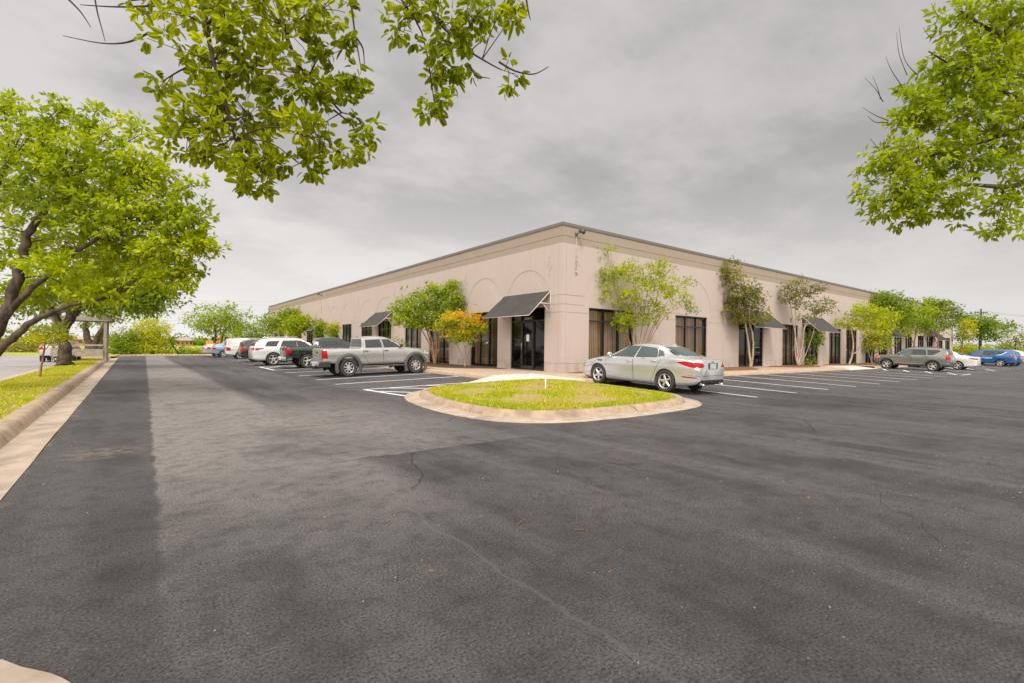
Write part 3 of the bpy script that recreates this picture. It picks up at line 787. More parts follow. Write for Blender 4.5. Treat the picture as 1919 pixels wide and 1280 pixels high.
def body_mesh(sp):
    zt, zs, zb, w, wr = (pchip(sp[k]) for k in ('zt', 'zs', 'zb', 'w', 'wr'))
    x1, x0 = sp['x1'], sp['x0']
    es = [0, .012, .03, .06, .1, .15]
    X = sorted(set([round(x0 + e, 4) for e in es] + [round(x1 - e, 4) for e in es] + [round(q, 4) for q in np.arange(x0 + .2, x1 - .18, .05)] + sp.get('xtra', [])))
    secs = []
    for x in X:
        a, b, c, W, Q = zb(x), zs(x), zt(x), w(x), wr(x); b = min(b, c - .03); H = b - a; G = c - b
        e = min(x - x0, x1 - x); s = 1.
        if e < .15: s = .90 + .10 * math.sqrt(max(0, 1 - (1 - e / .15) ** 2))
        k = sp.get('tuck', .0)
        P = [(0, a), (.80 * W, a), (.925 * W, a + .03), (.975 * W, a + .16 * H), (.978 * W, a + .42 * H), (1. * W, a + .70 * H), (.986 * W, a + .87 * H), (.965 * W, b - .012)]
        A = (.938 * W, b + min(.018, G * .25)); Bp = (min(Q, .93 * W), c - min(.085, .38 * G)); q = Bp[0]
        P += [A, ((A[0] + Bp[0]) / 2 + .012 * min(1, G / .3), (A[1] + Bp[1]) / 2), Bp, (q - .055, c - min(.03, .14 * G)), (q * .62, c - .008), (0, c)]
        L = crom(P, 3); mid = (a + c) / 2
        secs.append([(p[0] * s, mid + (p[1] - mid) * (.5 + .5 * s)) for p in L])
    mb = MB(); n = len(secs[0]); ring = 2 * n - 2
    for x, S in zip(X, secs):
        mb.v += [(x, p[0], p[1]) for p in S] + [(x, -p[0], p[1]) for p in S[-2:0:-1]]
    for i in range(len(X) - 1):
        for k in range(ring):
            k2 = (k + 1) % ring; a, b = i * ring, (i + 1) * ring
            mb.f.append([a + k, b + k, b + k2, a + k2]); mb.m.append(0); mb.sm.append(True)
    for i, rev in ((0, False), (len(X) - 1, True)):
        f = [i * ring + k for k in range(ring)]; mb.f.append(f[::-1] if rev else f); mb.m.append(0); mb.sm.append(True)
    return mb
def boolean(me, cutters, mats):
    o = link(bpy.data.objects.new('tmp', me)); tmp = []
    for c in cutters:
        cm = c.mesh('cut')
        for m in mats: cm.materials.append(m)
        co = link(bpy.data.objects.new('cut', cm)); tmp.append(co)
        md = o.modifiers.new('b', 'BOOLEAN'); md.operation = 'DIFFERENCE'; md.solver = 'EXACT'; md.object = co
    dg = bpy.context.evaluated_depsgraph_get(); dg.update()
    out = bpy.data.meshes.new_from_object(o.evaluated_get(dg))
    for t in tmp + [o]: bpy.data.objects.remove(t)
    return out

class Car:
    def __init__(s, name, label, sp, col, loc, heading, pitch=0., cat='car', group=None, under=None, steer=0.):
        s.sp = sp; s.col = col
        s.root = thing(name, label, cat, loc, (0, 0, 0), group)
        s.root.rotation_euler = (Matrix.Rotation(R(heading), 3, 'Z') @ Matrix.Rotation(-pitch, 3, 'Y')).to_euler()
        mb = body_mesh(sp); me = mb.mesh('body'); me.materials.append(col); me.materials.append(M['underside'])
        bm = bmesh.new(); bm.from_mesh(me); bmesh.ops.recalc_face_normals(bm, faces=bm.faces); s.bvh = BVHTree.FromBMesh(bm); bm.to_mesh(me); bm.free()
        cut = []; r = sp['ra']; wb = sp['wb'] / 2; W = sp['W'] / 2
        for ax in (wb, -wb):
            for sd in (1, -1):
                c = MB(); prof = [(0.001, sd * (W - .42)), (r, sd * (W - .42)), (r, sd * (W + .3)), (.001, sd * (W + .3))]
                c.lathe(prof, 40, c=(ax, 0, sp['rt'] + sp.get('dz', 0))); c.m = [1] * len(c.f)
                # closed cutter: weld the poles
                bmc = bmesh.new(); m_ = c.mesh('c'); bmc.from_mesh(m_); bmesh.ops.remove_doubles(bmc, verts=bmc.verts, dist=.003); bmesh.ops.recalc_face_normals(bmc, faces=bmc.faces)
                c.v = [tuple(v.co) for v in bmc.verts]; c.f = [[v.index for v in f.verts] for f in bmc.faces]; c.m = [1] * len(c.f); c.sm = [False] * len(c.f); bmc.free()
                cut.append(c)
        if 'bed' in sp:
            c = MB(); c.b2(*sp['bed'], 1); cut.append(c)
        me = boolean(me, cut, [col, M['underside']])
        me.materials.clear(); me.materials.append(col); me.materials.append(M['underside']); me.materials.append(under or col)
        for p in me.polygons:
            if p.normal.z < -.75 and p.center.z < .6: p.material_index = 1
            elif p.material_index > 1: p.material_index = 1
            if under is not None and p.material_index == 0 and p.center.z < sp.get('clad', 0): p.material_index = 2
        me.set_sharp_from_angle(angle=R(38)); me.name = 'body'
        s.body = link(bpy.data.objects.new('body', me), s.root)
    def ray(s, o, d):
        h = s.bvh.ray_cast(Vector(o), Vector(d)); return h
    def patch(s, poly, view, off, mb=None, m=0, step=.07, flip=1):
        """wrap a 2-D outline on the body: view 'side' (x,z), 'front'/'rear' (y,z), 'top' (x,y)"""
        mb = mb or MB(); P = []
        for a, b in zip(poly, list(poly[1:]) + [poly[0]]):
            a = np.array(a); b = np.array(b); k = max(1, int(np.linalg.norm(b - a) / step))
            P += [a + (b - a) * i / k for i in range(k)]
        P = np.array(P); n = len(P); lo, hi = P.min(0), P.max(0); V = [Vector(p) for p in P]
        def inside(q):
            c = False; j = n - 1
            for i in range(n):
                if (P[i][1] > q[1]) != (P[j][1] > q[1]) and q[0] < (P[j][0] - P[i][0]) * (q[1] - P[i][1]) / (P[j][1] - P[i][1]) + P[i][0]: c = not c
                j = i
            return c
        for u in np.arange(lo[0] + step * .5, hi[0], step):
            for v in np.arange(lo[1] + step * .5, hi[1], step):
                if inside((u, v)) and min(np.hypot(*(P - (u, v)).T)) > step * .45: V.append(Vector((u, v)))
        vv, ee, ff, *_ = delaunay_2d_cdt(V, [(i, (i + 1) % n) for i in range(n)], [], 1, 1e-6)
        vs = []
        for q in vv:
            if view == 'side': o, d = (q[0], 3 * flip, q[1]), (0, -flip, 0)
            elif view == 'front': o, d = (6, q[0], q[1]), (-1, 0, 0)
            elif view == 'rear': o, d = (-6, q[0], q[1]), (1, 0, 0)
            else: o, d = (q[0], q[1], 4), (0, 0, -1)
            h = s.ray(o, d)
            if h[0] is None:
                h = s.bvh.find_nearest(Vector(o) + Vector(d) * (3 - s.sp['W'] / 2 if view == 'side' else 6 - s.sp['x1'] if view == 'front' else 6 + s.sp['x0']))
            p, nr = h[0], h[1]
            if nr.dot(Vector(d)) > 0: nr = -nr
            vs.append(p + nr * off)
        fs = []
        for f in ff:
            q = [vs[i] for i in f]; nn = (q[1] - q[0]).cross(q[2] - q[0])
            fs.append(tuple(f) if nn.dot(Vector(d)) < 0 else tuple(f)[::-1])
        mb.add(vs, fs, m, True); return mb
    def grow(s, poly, k):
        c = np.mean(poly, 0); out = []
        for p in poly:
            v = np.array(p) - c; out.append(tuple(c + v * (1 + k / max(.05, np.linalg.norm(v)))))
        return out
    def side(s, name, poly, mt, off=.006, parent=None, both=True, view='side'):
        r = {}
        for f in ((1, -1) if both else (1,)):
            r[f] = s.patch(poly, view, off, flip=f).build(name, mt, (parent[f] if isinstance(parent, dict) else parent) or s.root)
        return r
    def door(s, poly, win=None, handle=None, glass='cglass', wname='window', name='door', hm=None):
        for f in (1, -1):
            s.patch(s.grow(poly, .011), 'side', .0025, flip=f).build('door_gap', M['seam'], s.body)
            d = s.patch(poly, 'side', .006, flip=f).build(name, s.col, s.root)
            if win:
                fr = s.patch(s.grow(win, .02), 'side', .009, flip=f); fr.build('window_seal', M['blackpl'], d)
                s.patch(win, 'side', .013, flip=f).build(wname, M[glass], d)
            if handle:
                h = s.ray((handle[0], 3 * f, handle[1]), (0, -f, 0))[0]
                b = MB(); b.tube([(h.x - .1, h.y, h.z), (h.x - .07, h.y + f * .04, h.z + .004), (h.x + .07, h.y + f * .04, h.z + .004), (h.x + .1, h.y, h.z)], .016, 6)
                b.build('door_handle', hm or s.col, d)
    def panel(s, name, poly, view, mt, off=.008, parent=None, seal=0):
        if seal: s.patch(s.grow(poly, seal), view, off - .004).build('window_seal', M['blackpl'], parent or s.body)
        return s.patch(poly, view, off).build(name, mt, parent or s.root)
    def wheels(s, style, proto={}):
        sp = s.sp; r, tw = sp['rt'], sp['tw']; key = (r, tw, style)
        for ax in (sp['wb'] / 2, -sp['wb'] / 2):
            for sd in (1, -1):
                wheel(s.root, (ax, sd * (sp['track'] / 2), r), sd, r, tw, style)
    def mirror(s, x, z, m=None):
        for f in (1, -1):
            h = s.ray((x, 3 * f, z), (0, -f, 0))[0]; y = h.y
            b = MB(); b.tube([(x, y - f * .02, z), (x + .0, y + f * .07, z + .02)], .022, 6)
            bm = MB(); b.lathe([(.001, -.05), (.05, -.045), (.075, 0), (.08, .07), (.065, .085), (.001, .085)], 12, c=(0, 0, 0))
            nv = 6 * 2
            for i in range(nv, len(b.v)):
                q = b.v[i]; b.v[i] = (x + q[1] * -.8 + .02, y + f * .13 + q[0] * 1.25, z + .05 + q[2] * .95)
            b.build('mirror', m or s.col, s.root)
WH = {}
def wheel(parent, c, sd, r, tw, style):
    """wheel (inner barrel) > tyre, rim"""
    key = (r, tw, style)
    if key not in WH:
        h = tw / 2; ri = r * style[1]
        t = MB(); t.lathe([(ri, -h * .75), (r * .90, -h), (r * .965, -h * .92), (r, -h * .66), (r * 1.0, -.012), (r * .992, 0), (r, .012), (r, h * .66), (r * .965, h * .92), (r * .90, h), (ri + .012, h * .86), (ri, h * .62), (ri * .9, h * .3)], 40)
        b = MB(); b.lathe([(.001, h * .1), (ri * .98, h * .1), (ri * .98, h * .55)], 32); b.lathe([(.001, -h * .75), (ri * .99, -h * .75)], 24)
        k = MB(); k.lathe([(ri * .98, h * .72), (ri * 1.0, h * .86), (ri * .95, h * .84), (ri * .90, h * .66), (ri * .87, h * .35)], 40)
        ns, w0, w1 = style[0], style[2] * ri, style[3] * ri
        for i in range(ns):
            a = 2 * math.pi * i / ns + .3; ca, sa = math.cos(a), math.sin(a)
            vs = []
            for rr, ww, y in ((ri * .14, w0, h * .60), (ri * .55, (w0 + w1) * .5, h * .68), (ri * .94, w1, h * .60)):
                for q, yy in ((-ww, y - .012), (-ww * .55, y + .008), (ww * .55, y + .008), (ww, y - .012), (ww * .8, y - .05), (-ww * .8, y - .05)):
                    vs.append((rr * ca - q * sa, yy, rr * sa + q * ca))
            fs = [(j * 6 + m_, j * 6 + (m_ + 1) % 6, (j + 1) * 6 + (m_ + 1) % 6, (j + 1) * 6 + m_) for j in range(2) for m_ in range(6)]
            k.add(vs, fs, 0, False)
        k.lathe([(ri * .26, h * .45), (ri * .25, h * .64), (ri * .18, h * .70), (.001, h * .71)], 20)
        WH[key] = [b.mesh('wheel'), t.mesh('tyre'), k.mesh('rim')]
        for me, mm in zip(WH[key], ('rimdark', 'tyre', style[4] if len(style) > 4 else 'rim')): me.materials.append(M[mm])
    o = link(bpy.data.objects.new('wheel', WH[key][0]), parent); o.location = c; o.rotation_euler = (0, rng.random() * 6.28, 0 if sd > 0 else math.pi)
    if sd < 0: o.rotation_euler = (0, rng.random() * 6.28, math.pi)
    for nm, me in zip(('tyre', 'rim'), WH[key][1:]): link(bpy.data.objects.new(nm, me), o)
FIVE = (5, .68, .20, .13); SIX = (6, .66, .20, .24); SEV = (7, .68, .16, .15); TEN = (8, .60, .14, .11); STEEL = (9, .68, .16, .22)

def box_part(car, name, lo, hi, mt, parent=None, bev=.012):
    bm = bmesh.new(); bmesh.ops.create_cube(bm, size=1)
    for v in bm.verts: v.co = Vector([l + (h - l) * (q + .5) for l, h, q in zip(lo, hi, v.co)])
    if bev: bmesh.ops.bevel(bm, geom=bm.edges, offset=bev, segments=2, affect='EDGES', profile=.5)
    me = bpy.data.meshes.new(name); bm.to_mesh(me); bm.free(); me.materials.append(M[mt] if isinstance(mt, str) else mt)
    return link(bpy.data.objects.new(name, me), parent or car.root)
def rear_kit(c, plate_z, plate_y=0., hw=.16):
    h = c.ray((-6, plate_y, plate_z), (1, 0, 0))[0]
    p = box_part(c, 'licence_plate', (h.x - .018, plate_y - hw, plate_z - .075), (h.x + .01, plate_y + hw, plate_z + .075), 'plate', bev=.003)
    return h.x
SLOPE = math.atan(SL)
def place(x, y, heading):           # ground height and pitch on the sloping lot
    return (x, y, gz(x, y))

# ---------------------------------------------------------------- silver sedan beside the island
silver = paint('silver_paint', (.60, .605, .615), .55, .18)
sp = dict(x1=2.36, x0=-2.48, W=1.83, wb=2.795, rt=.335, ra=.385, tw=.215, track=1.60,
    zt=[(2.36, .60), (2.30, .70), (2.15, .78), (1.9, .855), (1.5, .935), (1.12, .995), (1.02, 1.02), (.6, 1.235), (.25, 1.375), (-.05, 1.435), (-.4, 1.455), (-.8, 1.435), (-1.15, 1.365), (-1.5, 1.245), (-1.85, 1.11), (-2.05, 1.06), (-2.3, 1.045), (-2.42, 1.025), (-2.48, .95)],
    zs=[(2.36, .52), (2.2, .66), (1.9, .79), (1.4, .88), (.9, .935), (0, .965), (-1, 1.01), (-1.7, 1.02), (-2.2, .985), (-2.48, .84)],
    zb=[(2.36, .24), (2.0, .19), (1.2, .20), (-1.1, .20), (-1.9, .23), (-2.3, .28), (-2.48, .34)],
    w=[(2.36, .66), (2.25, .78), (2.0, .86), (1.5, .91), (.5, .915), (-.5, .915), (-1.5, .915), (-2.0, .878), (-2.3, .80), (-2.48, .71)],
    wr=[(2.36, .5), (2.0, .66), (1.4, .74), (1.02, .72), (.25, .575), (-.4, .575), (-1.15, .56), (-1.6, .59), (-2.0, .66), (-2.48, .60)])
c = Car('sedan', 'silver sedan parked nose in along the right edge of the grass island', sp, silver, place(13.86, 10.62, 90), 90, SLOPE, group=None)
fd = [(1.0, .26), (-.17, .26), (-.12, .98), (-.22, 1.385), (.26, 1.36), (.98, 1.0), (1.04, .80)]
rd = [(-.20, .26), (-.86, .27), (-1.02, .62), (-1.20, .98), (-1.28, 1.06), (-.85, 1.35), (-.25, 1.385), (-.15, .98)]
c.door(fd, [(.86, .985), (-.14, 1.0), (-.20, 1.345), (.24, 1.325)], (.0, .87), 'cglass_pale')
c.door(rd, [(-.25, 1.005), (-1.06, 1.035), (-.98, 1.19), (-.86, 1.30), (-.29, 1.345)], (-.98, .92), 'cglass_pale')
c.side('quarter_window', [(-1.10, 1.045), (-1.30, 1.10), (-1.16, 1.21), (-.98, 1.27)], M['cglass_pale'], .012)
c.panel('windshield', [(-.66, 1.03), (.66, 1.03), (.50, 1.36), (-.50, 1.36)], 'front', M['cglass'], .008, seal=.02)
c.panel('rear_window', [(-.60, 1.125), (.60, 1.125), (.47, 1.35), (-.47, 1.35)], 'rear', M['cglass_pale'], .010, seal=.025)
for f in (1, -1):
    t = MB(); c.patch([(-1.78, .93), (-2.05, .965), (-2.40, .935), (-2.46, .86), (-2.34, .78), (-2.1, .835)], 'side', .008, t, 0, .05, f)
    c.patch([(.48 * f, .82), (.70 * f, .79), (.75 * f, .88), (.74 * f, .945), (.54 * f, .925)], 'rear', .010, t, 0, .05)
    t.build('tail_lamp', M['tail'], c.root)
    c.patch([(2.05, .70), (2.30, .60), (2.34, .66), (1.75, .83)], 'side', .008, flip=f).build('headlight', M['lampw'], c.root)
    c.patch([(-1.98, .50), (-2.40, .49), (-2.42, .525), (-1.98, .535)], 'side', .007, flip=f).build('reflector', mat('reflector', (.28, .01, .015), .3), c.root)
    c.patch([(1.20, .80), (1.42, .80), (1.45, .835), (1.22, .845)], 'side', .008, flip=f).build('fender_vent', M['blackpl'], c.root)
    e = MB(); e.lathe([(.045, -.02), (.055, .02), (.055, .16), (.05, .16), (.045, .10), (.001, .10)], 16)
    e.v = [(-2.34 - q[1] * .9, .52 * f + q[0] * 1.5, .33 + q[2]) for q in e.v]; e.build('exhaust_tip', M['chrome'], c.root)
df = c.patch([(-.72, .33), (.72, .33), (.62, .44), (-.62, .44)], 'rear', .010); df.build('diffuser', M['blackpl'], c.root)
c.patch([(-.82, .56), (.82, .56), (.82, .568), (-.82, .568)], 'rear', .006).build('bumper_seam', M['seam'], c.body)

c.patch([(-.25, .755), (.25, .755), (.27, .93), (-.27, .93)], 'rear', .008).build('plate_recess', M['greypl'], c.root)
rear_kit(c, .835); c.patch([(-.05, .95), (.05, .95), (.05, .985), (-.05, .985)], 'rear', .010).build('badge', M['greymetal'], c.root)
fin = MB(); fin.add([(-1.0, 0, 1.40), (-1.22, .02, 1.345), (-1.22, -.02, 1.345), (-1.17, 0, 1.465)], [(0, 1, 3), (0, 3, 2), (1, 2, 3)]); fin.build('antenna', silver, c.root)
c.mirror(.86, .99); c.wheels(FIVE); c.root.scale = (1., 1., 1.045)

# ---------------------------------------------------------------- pickups
def pickup(label, col, loc, trim, tail_round=False, chrome=False, L=None, flares=True):
    sp = dict(x1=2.50, x0=-2.72, W=1.895, wb=3.246, rt=.385, ra=.46, tw=.25, track=1.61, dz=.02, xtra=[-1.02, -1.0, -.98, -.96, -.94],
        zt=[(2.50, .88), (2.44, 1.02), (2.25, 1.11), (1.9, 1.165), (1.35, 1.215), (1.15, 1.25), (.72, 1.52), (.42, 1.685), (.15, 1.75), (-.3, 1.78), (-.7, 1.765), (-.88, 1.73), (-.955, 1.66), (-1.0, 1.23), (-1.02, 1.205), (-2.66, 1.215), (-2.72, 1.20)],
        zs=[(2.50, .80), (2.3, .98), (1.9, 1.07), (1.2, 1.13), (.5, 1.165), (-.9, 1.175), (-1.05, 1.15), (-2.72, 1.15)],
        zb=[(2.50, .48), (2.2, .44), (1.6, .46), (-1.6, .47), (-2.2, .54), (-2.72, .58)],
        w=[(2.50, .70), (2.35, .82), (2.0, .885), (1.2, .90), (-1.0, .90), (-2.5, .895), (-2.72, .885)],
        wr=[(2.50, .55), (2.1, .72), (1.2, .74), (1.0, .73), (.4, .62), (-.6, .61), (-.93, .64), (-1.02, .83), (-2.72, .83)],
        bed=((-2.60, -.70, .78), (-1.10, .70, 1.5)))
    c = Car('pickup_truck', label, sp, col, loc, 0, SLOPE, 'pickup truck')
    c.door([(1.02, .56), (.02, .55), (.0, 1.2), (-.03, 1.68), (.36, 1.655), (.98, 1.24), (1.06, 1.05)], [(.86, 1.215), (.06, 1.22), (.02, 1.62), (.36, 1.60)], (.13, 1.08), hm=M['blackpl'] if not chrome else M['chrome'])
    c.door([(-.0, .55), (-.72, .55), (-.84, .80), (-.94, .95), (-.95, 1.2), (-.84, 1.68), (-.06, 1.68), (-.02, 1.2)], [(-.06, 1.22), (-.82, 1.22), (-.78, 1.60), (-.10, 1.62)], (-.82, 1.08), hm=M['blackpl'] if not chrome else M['chrome'])
    c.panel('windshield', [(-.70, 1.27), (.70, 1.27), (.55, 1.67), (-.55, 1.67)], 'front', M['cglass'], .008, seal=.02)
    c.panel('rear_window', [(-.66, 1.27), (.66, 1.27), (.57, 1.63), (-.57, 1.63)], 'rear', M['cglass'], .010, seal=.02)
    c.patch(c.grow([(-.70, .68), (.70, .68), (.70, 1.17), (-.70, 1.17)], .012), 'rear', .003).build('tailgate_gap', M['seam'], c.body)
    tg = c.panel('tailgate', [(-.70, .68), (.70, .68), (.70, 1.17), (-.70, 1.17)], 'rear', col, .010)
    box_part(c, 'tailgate_handle', (-2.755, -.1, 1.02), (-2.72, .1, 1.08), 'blackpl', tg)
    for f in (1, -1):
        t = MB()
        if tail_round:
            P = [(-2.56 + .10 * math.cos(a), .96 + .11 * math.sin(a)) for a in np.linspace(0, 6.28, 18)[:-1]]
            c.patch(P, 'side', .03, t, 0, .05, f)
        else:
            c.patch([(-2.52, .80), (-2.70, .80), (-2.715, 1.12), (-2.56, 1.13)], 'side', .010, t, 0, .05, f)
        c.patch([(.73 * f, .80), (.86 * f, .80), (.86 * f, 1.13), (.73 * f, 1.13)], 'rear', .010, t, 0, .05)
        t.build('tail_lamp', M['tail'], c.root)
        c.patch([(2.05, .90), (2.38, .86), (2.40, 1.0), (2.12, 1.06)], 'side', .008, flip=f).build('headlight', M['lampw'], c.root)
        if flares:
            for ax in (1.623, -1.623):
                b = MB(); n = 22; vs = []
                for i in range(n + 1):
                    a = -.42 + (math.pi + .84) * i / n
                    for rr, yy in ((.455, .86), (.455, .955), (.50, .968), (.575, .945), (.60, .89)):
                        vs.append((ax + rr * math.cos(a) * 1.02, f * yy, .405 + rr * math.sin(a)))
                b.add(vs, [(i * 5 + k, i * 5 + k + 1, (i + 1) * 5 + k + 1, (i + 1) * 5 + k) for i in range(n) for k in range(4)], 0, True)
                b.build('fender_flare', trim, c.root)
        sb = MB(); sb.tube([(-1.05, f * .86, .43), (-.9, f * .96, .41), (.95, f * .96, .41), (1.08, f * .86, .43)], .035, 8); sb.build('side_step', M['greymetal'] if not chrome else M['chrome'], c.root)
        for ax in (-2.06, 1.14):
            box_part(c, 'mud_flap', (ax - .012, f * .80 - .12, .24), (ax + .012, f * .80 + .12, .60), 'blackpl', bev=.004)
    bp = MB(); n = 14; vs = []
    for i in range(n + 1):
        y = -.90 + 1.8 * i / n; e = abs(y) / .9; x = -2.88 + .10 * e ** 4
        for dx, z in ((.14, .44), (.0, .46), (-.0, .56), (.02, .655), (.2, .665)): vs.append((x + dx, y, z))
    bp.add(vs, [(i * 5 + k, i * 5 + k + 1, (i + 1) * 5 + k + 1, (i + 1) * 5 + k) for i in range(n) for k in range(4)], 0, True)
    for y in (-.9, .9): bp.add([(-2.78, y, .44), (-2.78, y, .665), (-2.45, y, .665), (-2.45, y, .50)], [(0, 1, 2, 3)])
    bp.build('bumper', M['chrome'] if chrome else col, c.root)
    if not chrome:
        for f in (1, -1): box_part(c, 'bumper_corner', (-2.885, f * .92 - .13, .435), (-2.42, f * .92 + .03 if f < 0 else f * .92 + .03, .675), 'blackpl', bev=.03) if f > 0 else box_part(c, 'bumper_corner', (-2.885, -.95, .435), (-2.42, -.79, .675), 'blackpl', bev=.03)
    box_part(c, 'licence_plate', (-2.905, -.16, .47), (-2.88, .16, .61), 'plate', bev=.003)
    box_part(c, 'tow_hitch', (-2.96, -.04, .36), (-2.5, .04, .44), 'blackpl', bev=.004)
    bl = MB(); bl.b2((-2.6, -.55, .40), (2.0, -.40, .52)); bl.b2((-2.6, .40, .40), (2.0, .55, .52)); bl.tube([(-1.623, -.75, .385), (-1.623, .75, .385)], .06, 8); bl.tube([(1.623, -.75, .385), (1.623, .75, .385)], .05, 8)
    bl.build('chassis', M['underside'], c.root)
    if not chrome: box_part(c, 'brake_lamp', (-.935, -.12, 1.735), (-.90, .12, 1.76), 'tail', bev=.004)
    c.patch([(-.62, .62), (.62, .62), (.66, .98), (-.66, .98)], 'front', .010).build('grille', M['blackpl'], c.root)
    c.mirror(.88, 1.24, M['blackpl']); c.wheels(TEN if not chrome else FIVE)
    return c
silver2 = paint('grey_silver_paint', (.42, .415, .405), .5, .23)
tac = pickup('silver double cab pickup truck with grey fender flares, nearest of the left row', silver2, place(8.50, 21.5, 0), M['greypl']); tac.root.scale = (.955, .97, 1.)
green = paint('dark_green_paint', (.012, .028, .022), .2, .22, .8)
pickup('dark green pickup truck with a round red tail lamp and chrome bumper', green, place(8.9, 29.25, 0), M['greypl'], True, True, flares=False)

# ---------------------------------------------------------------- sport utility cars, van, hatchback
def suv(name, label, col, loc, heading, pitch, P, cat='car', rims=FIVE):
    """P: overall length, width, height, wheelbase, front overhang, hood height, windshield base/top, roof end, tailgate lean..."""
    L, W, H, wb = P['L'], P['W'], P['H'], P['wb']; x1 = wb / 2 + P['fo']; x0 = x1 - L; hw = W / 2
    hd, wb0, wt, re, belt = P['hood'], P['ws0'], P['ws1'], P['roof'], P['belt']; tg = P.get('tg', .25); zl = P.get('lip', belt + .02)
    sp = dict(x1=x1, x0=x0, W=W, wb=wb, rt=P['rt'], ra=P['rt'] + P.get('arch', .06), tw=.23, track=W - .24, dz=.01,
        zt=[(x1, hd * .72), (x1 - .06, hd * .84), (x1 - .25, hd * .93), ((x1 - .3 + wb0) / 2, hd * .985), (wb0 + .05, hd + .03), ((wb0 + wt) / 2, (hd + H) / 2 + .02), (wt, H - .065), (wt - .35, H - .012), ((wt + re) / 2 - .2, H), (re + .3, H - .03), (re, H - P.get('drop', .07)), (x0 + tg * .55, (H + zl) / 2 + .03), (x0 + .09, zl), (x0 + .03, zl - .06), (x0, zl - .22)],
        zs=[(x1, hd * .62), (x1 - .3, hd * .84), (wb0, hd - .05), (0, belt - .02), (x0 + .6, belt + .02), (x0 + .1, min(belt + .02, zl - .05)), (x0, zl - .30)],
        zb=[(x1, .32), (x1 - .35, .25), (wb / 2 - .5, P['sill']), (-wb / 2 + .5, P['sill']), (x0 + .3, .34), (x0, .40)],
        w=[(x1, hw * .74), (x1 - .15, hw * .88), (x1 - .5, hw * .97), (wb / 2 - .5, hw), (-wb / 2 + .3, hw), (x0 + .35, hw * .97), (x0 + .1, hw * .92), (x0, hw * .88)],
        wr=[(x1, hw * .6), (x1 - .5, hw * .78), (wb0, hw * .80), (wt, hw * .68), (re, P.get('wrr', hw * .68)), (x0 + .1, P.get('wrr', hw * .68) * 1.12), (x0, hw * .7)], clad=P.get('clad', 0))
    c = Car(name, label, sp, col, loc, heading, pitch, cat, under=M['greypl'] if P.get('clad') else None)
    for d in P['doors']: c.door(d[0], d[1], d[2], d[3] if len(d) > 3 else 'cglass', hm=M['chrome'] if P.get('chrome') else None)
    for q in P.get('quarter', []): c.side('quarter_window', q, M[P.get('qg', 'cglass')], .010)
    t0, t1, y0, y1 = P['wsz']
    c.panel('windshield', [(-y0, t0), (y0, t0), (y1, t1), (-y1, t1)], 'front', M['cglass'], .008, seal=.02)
    r0, r1, yr0, yr1 = P['rwz']
    if r0: c.panel('rear_window', [(-yr0, r0), (yr0, r0), (yr1, r1), (-yr1, r1)], 'rear', M['cglass'], .010, seal=.02)
    for f in (1, -1):
        t = MB()
        if P.get('tl_s'): c.patch(P['tl_s'], 'side', .009, t, 0, .05, f)
        if P.get('tl_r'): c.patch([(y * f, z) for y, z in P['tl_r']], 'rear', .010, t, 0, .05)
        t.build('tail_lamp', M['tail'], c.root)
        c.patch([(x1 - .42, hd * .74), (x1 - .12, hd * .68), (x1 - .10, hd * .80), (x1 - .45, hd * .88)], 'side', .008, flip=f).build('headlight', M['amber'] if P.get('amber') else M['lampw'], c.root)
        if P.get('rails'):
            a, b = P['rails']; rr = MB(); yy = P.get('wrr', hw * .68) - .05
            rr.tube([(a, f * yy, H - .04), (a - .08, f * yy, H + .05), (b + .08, f * yy, H + .04), (b, f * yy, H - .06)], .018, 6); rr.build('roof_rail', P.get('railm', M['greymetal']), c.root)
    if P.get('bump') is not None:
        c.patch([(-hw * .8, .36), (hw * .8, .36), (hw * .84, P['bump']), (-hw * .84, P['bump'])], 'rear', .009).build('bumper', M['greypl'], c.root)
    if P.get('strip'):
        for f in (1, -1): c.patch(P['strip'], 'side', .009, flip=f).build('trim_strip', M['chrome'], c.root)
    rear_kit(c, P.get('pz', zl - .25)); c.mirror(wb0 - .32, belt + .06, P.get('mm')); c.wheels(rims)
    if P.get('flare'):
        for f in (1, -1):
            for ax in (wb / 2, -wb / 2):
                b = MB(); n = 20; vs = []; r_ = sp['ra']
                for i in range(n + 1):
                    a = -.15 + (math.pi + .3) * i / n
                    for rr, yy in ((r_ - .01, hw - .06), (r_ - .01, hw + .008), (r_ + .05, hw + .012), (r_ + .075, hw - .02)):
                        vs.append((ax + rr * math.cos(a), f * yy, sp['rt'] + .01 + rr * math.sin(a)))
                b.add(vs, [(i * 4 + k, i * 4 + k + 1, (i + 1) * 4 + k + 1, (i + 1) * 4 + k) for i in range(n) for k in range(3)], 0, True); b.build('fender_flare', M['greypl'], c.root)
    return c
white = paint('white_paint_body', (.64, .64, .62), .1, .25)
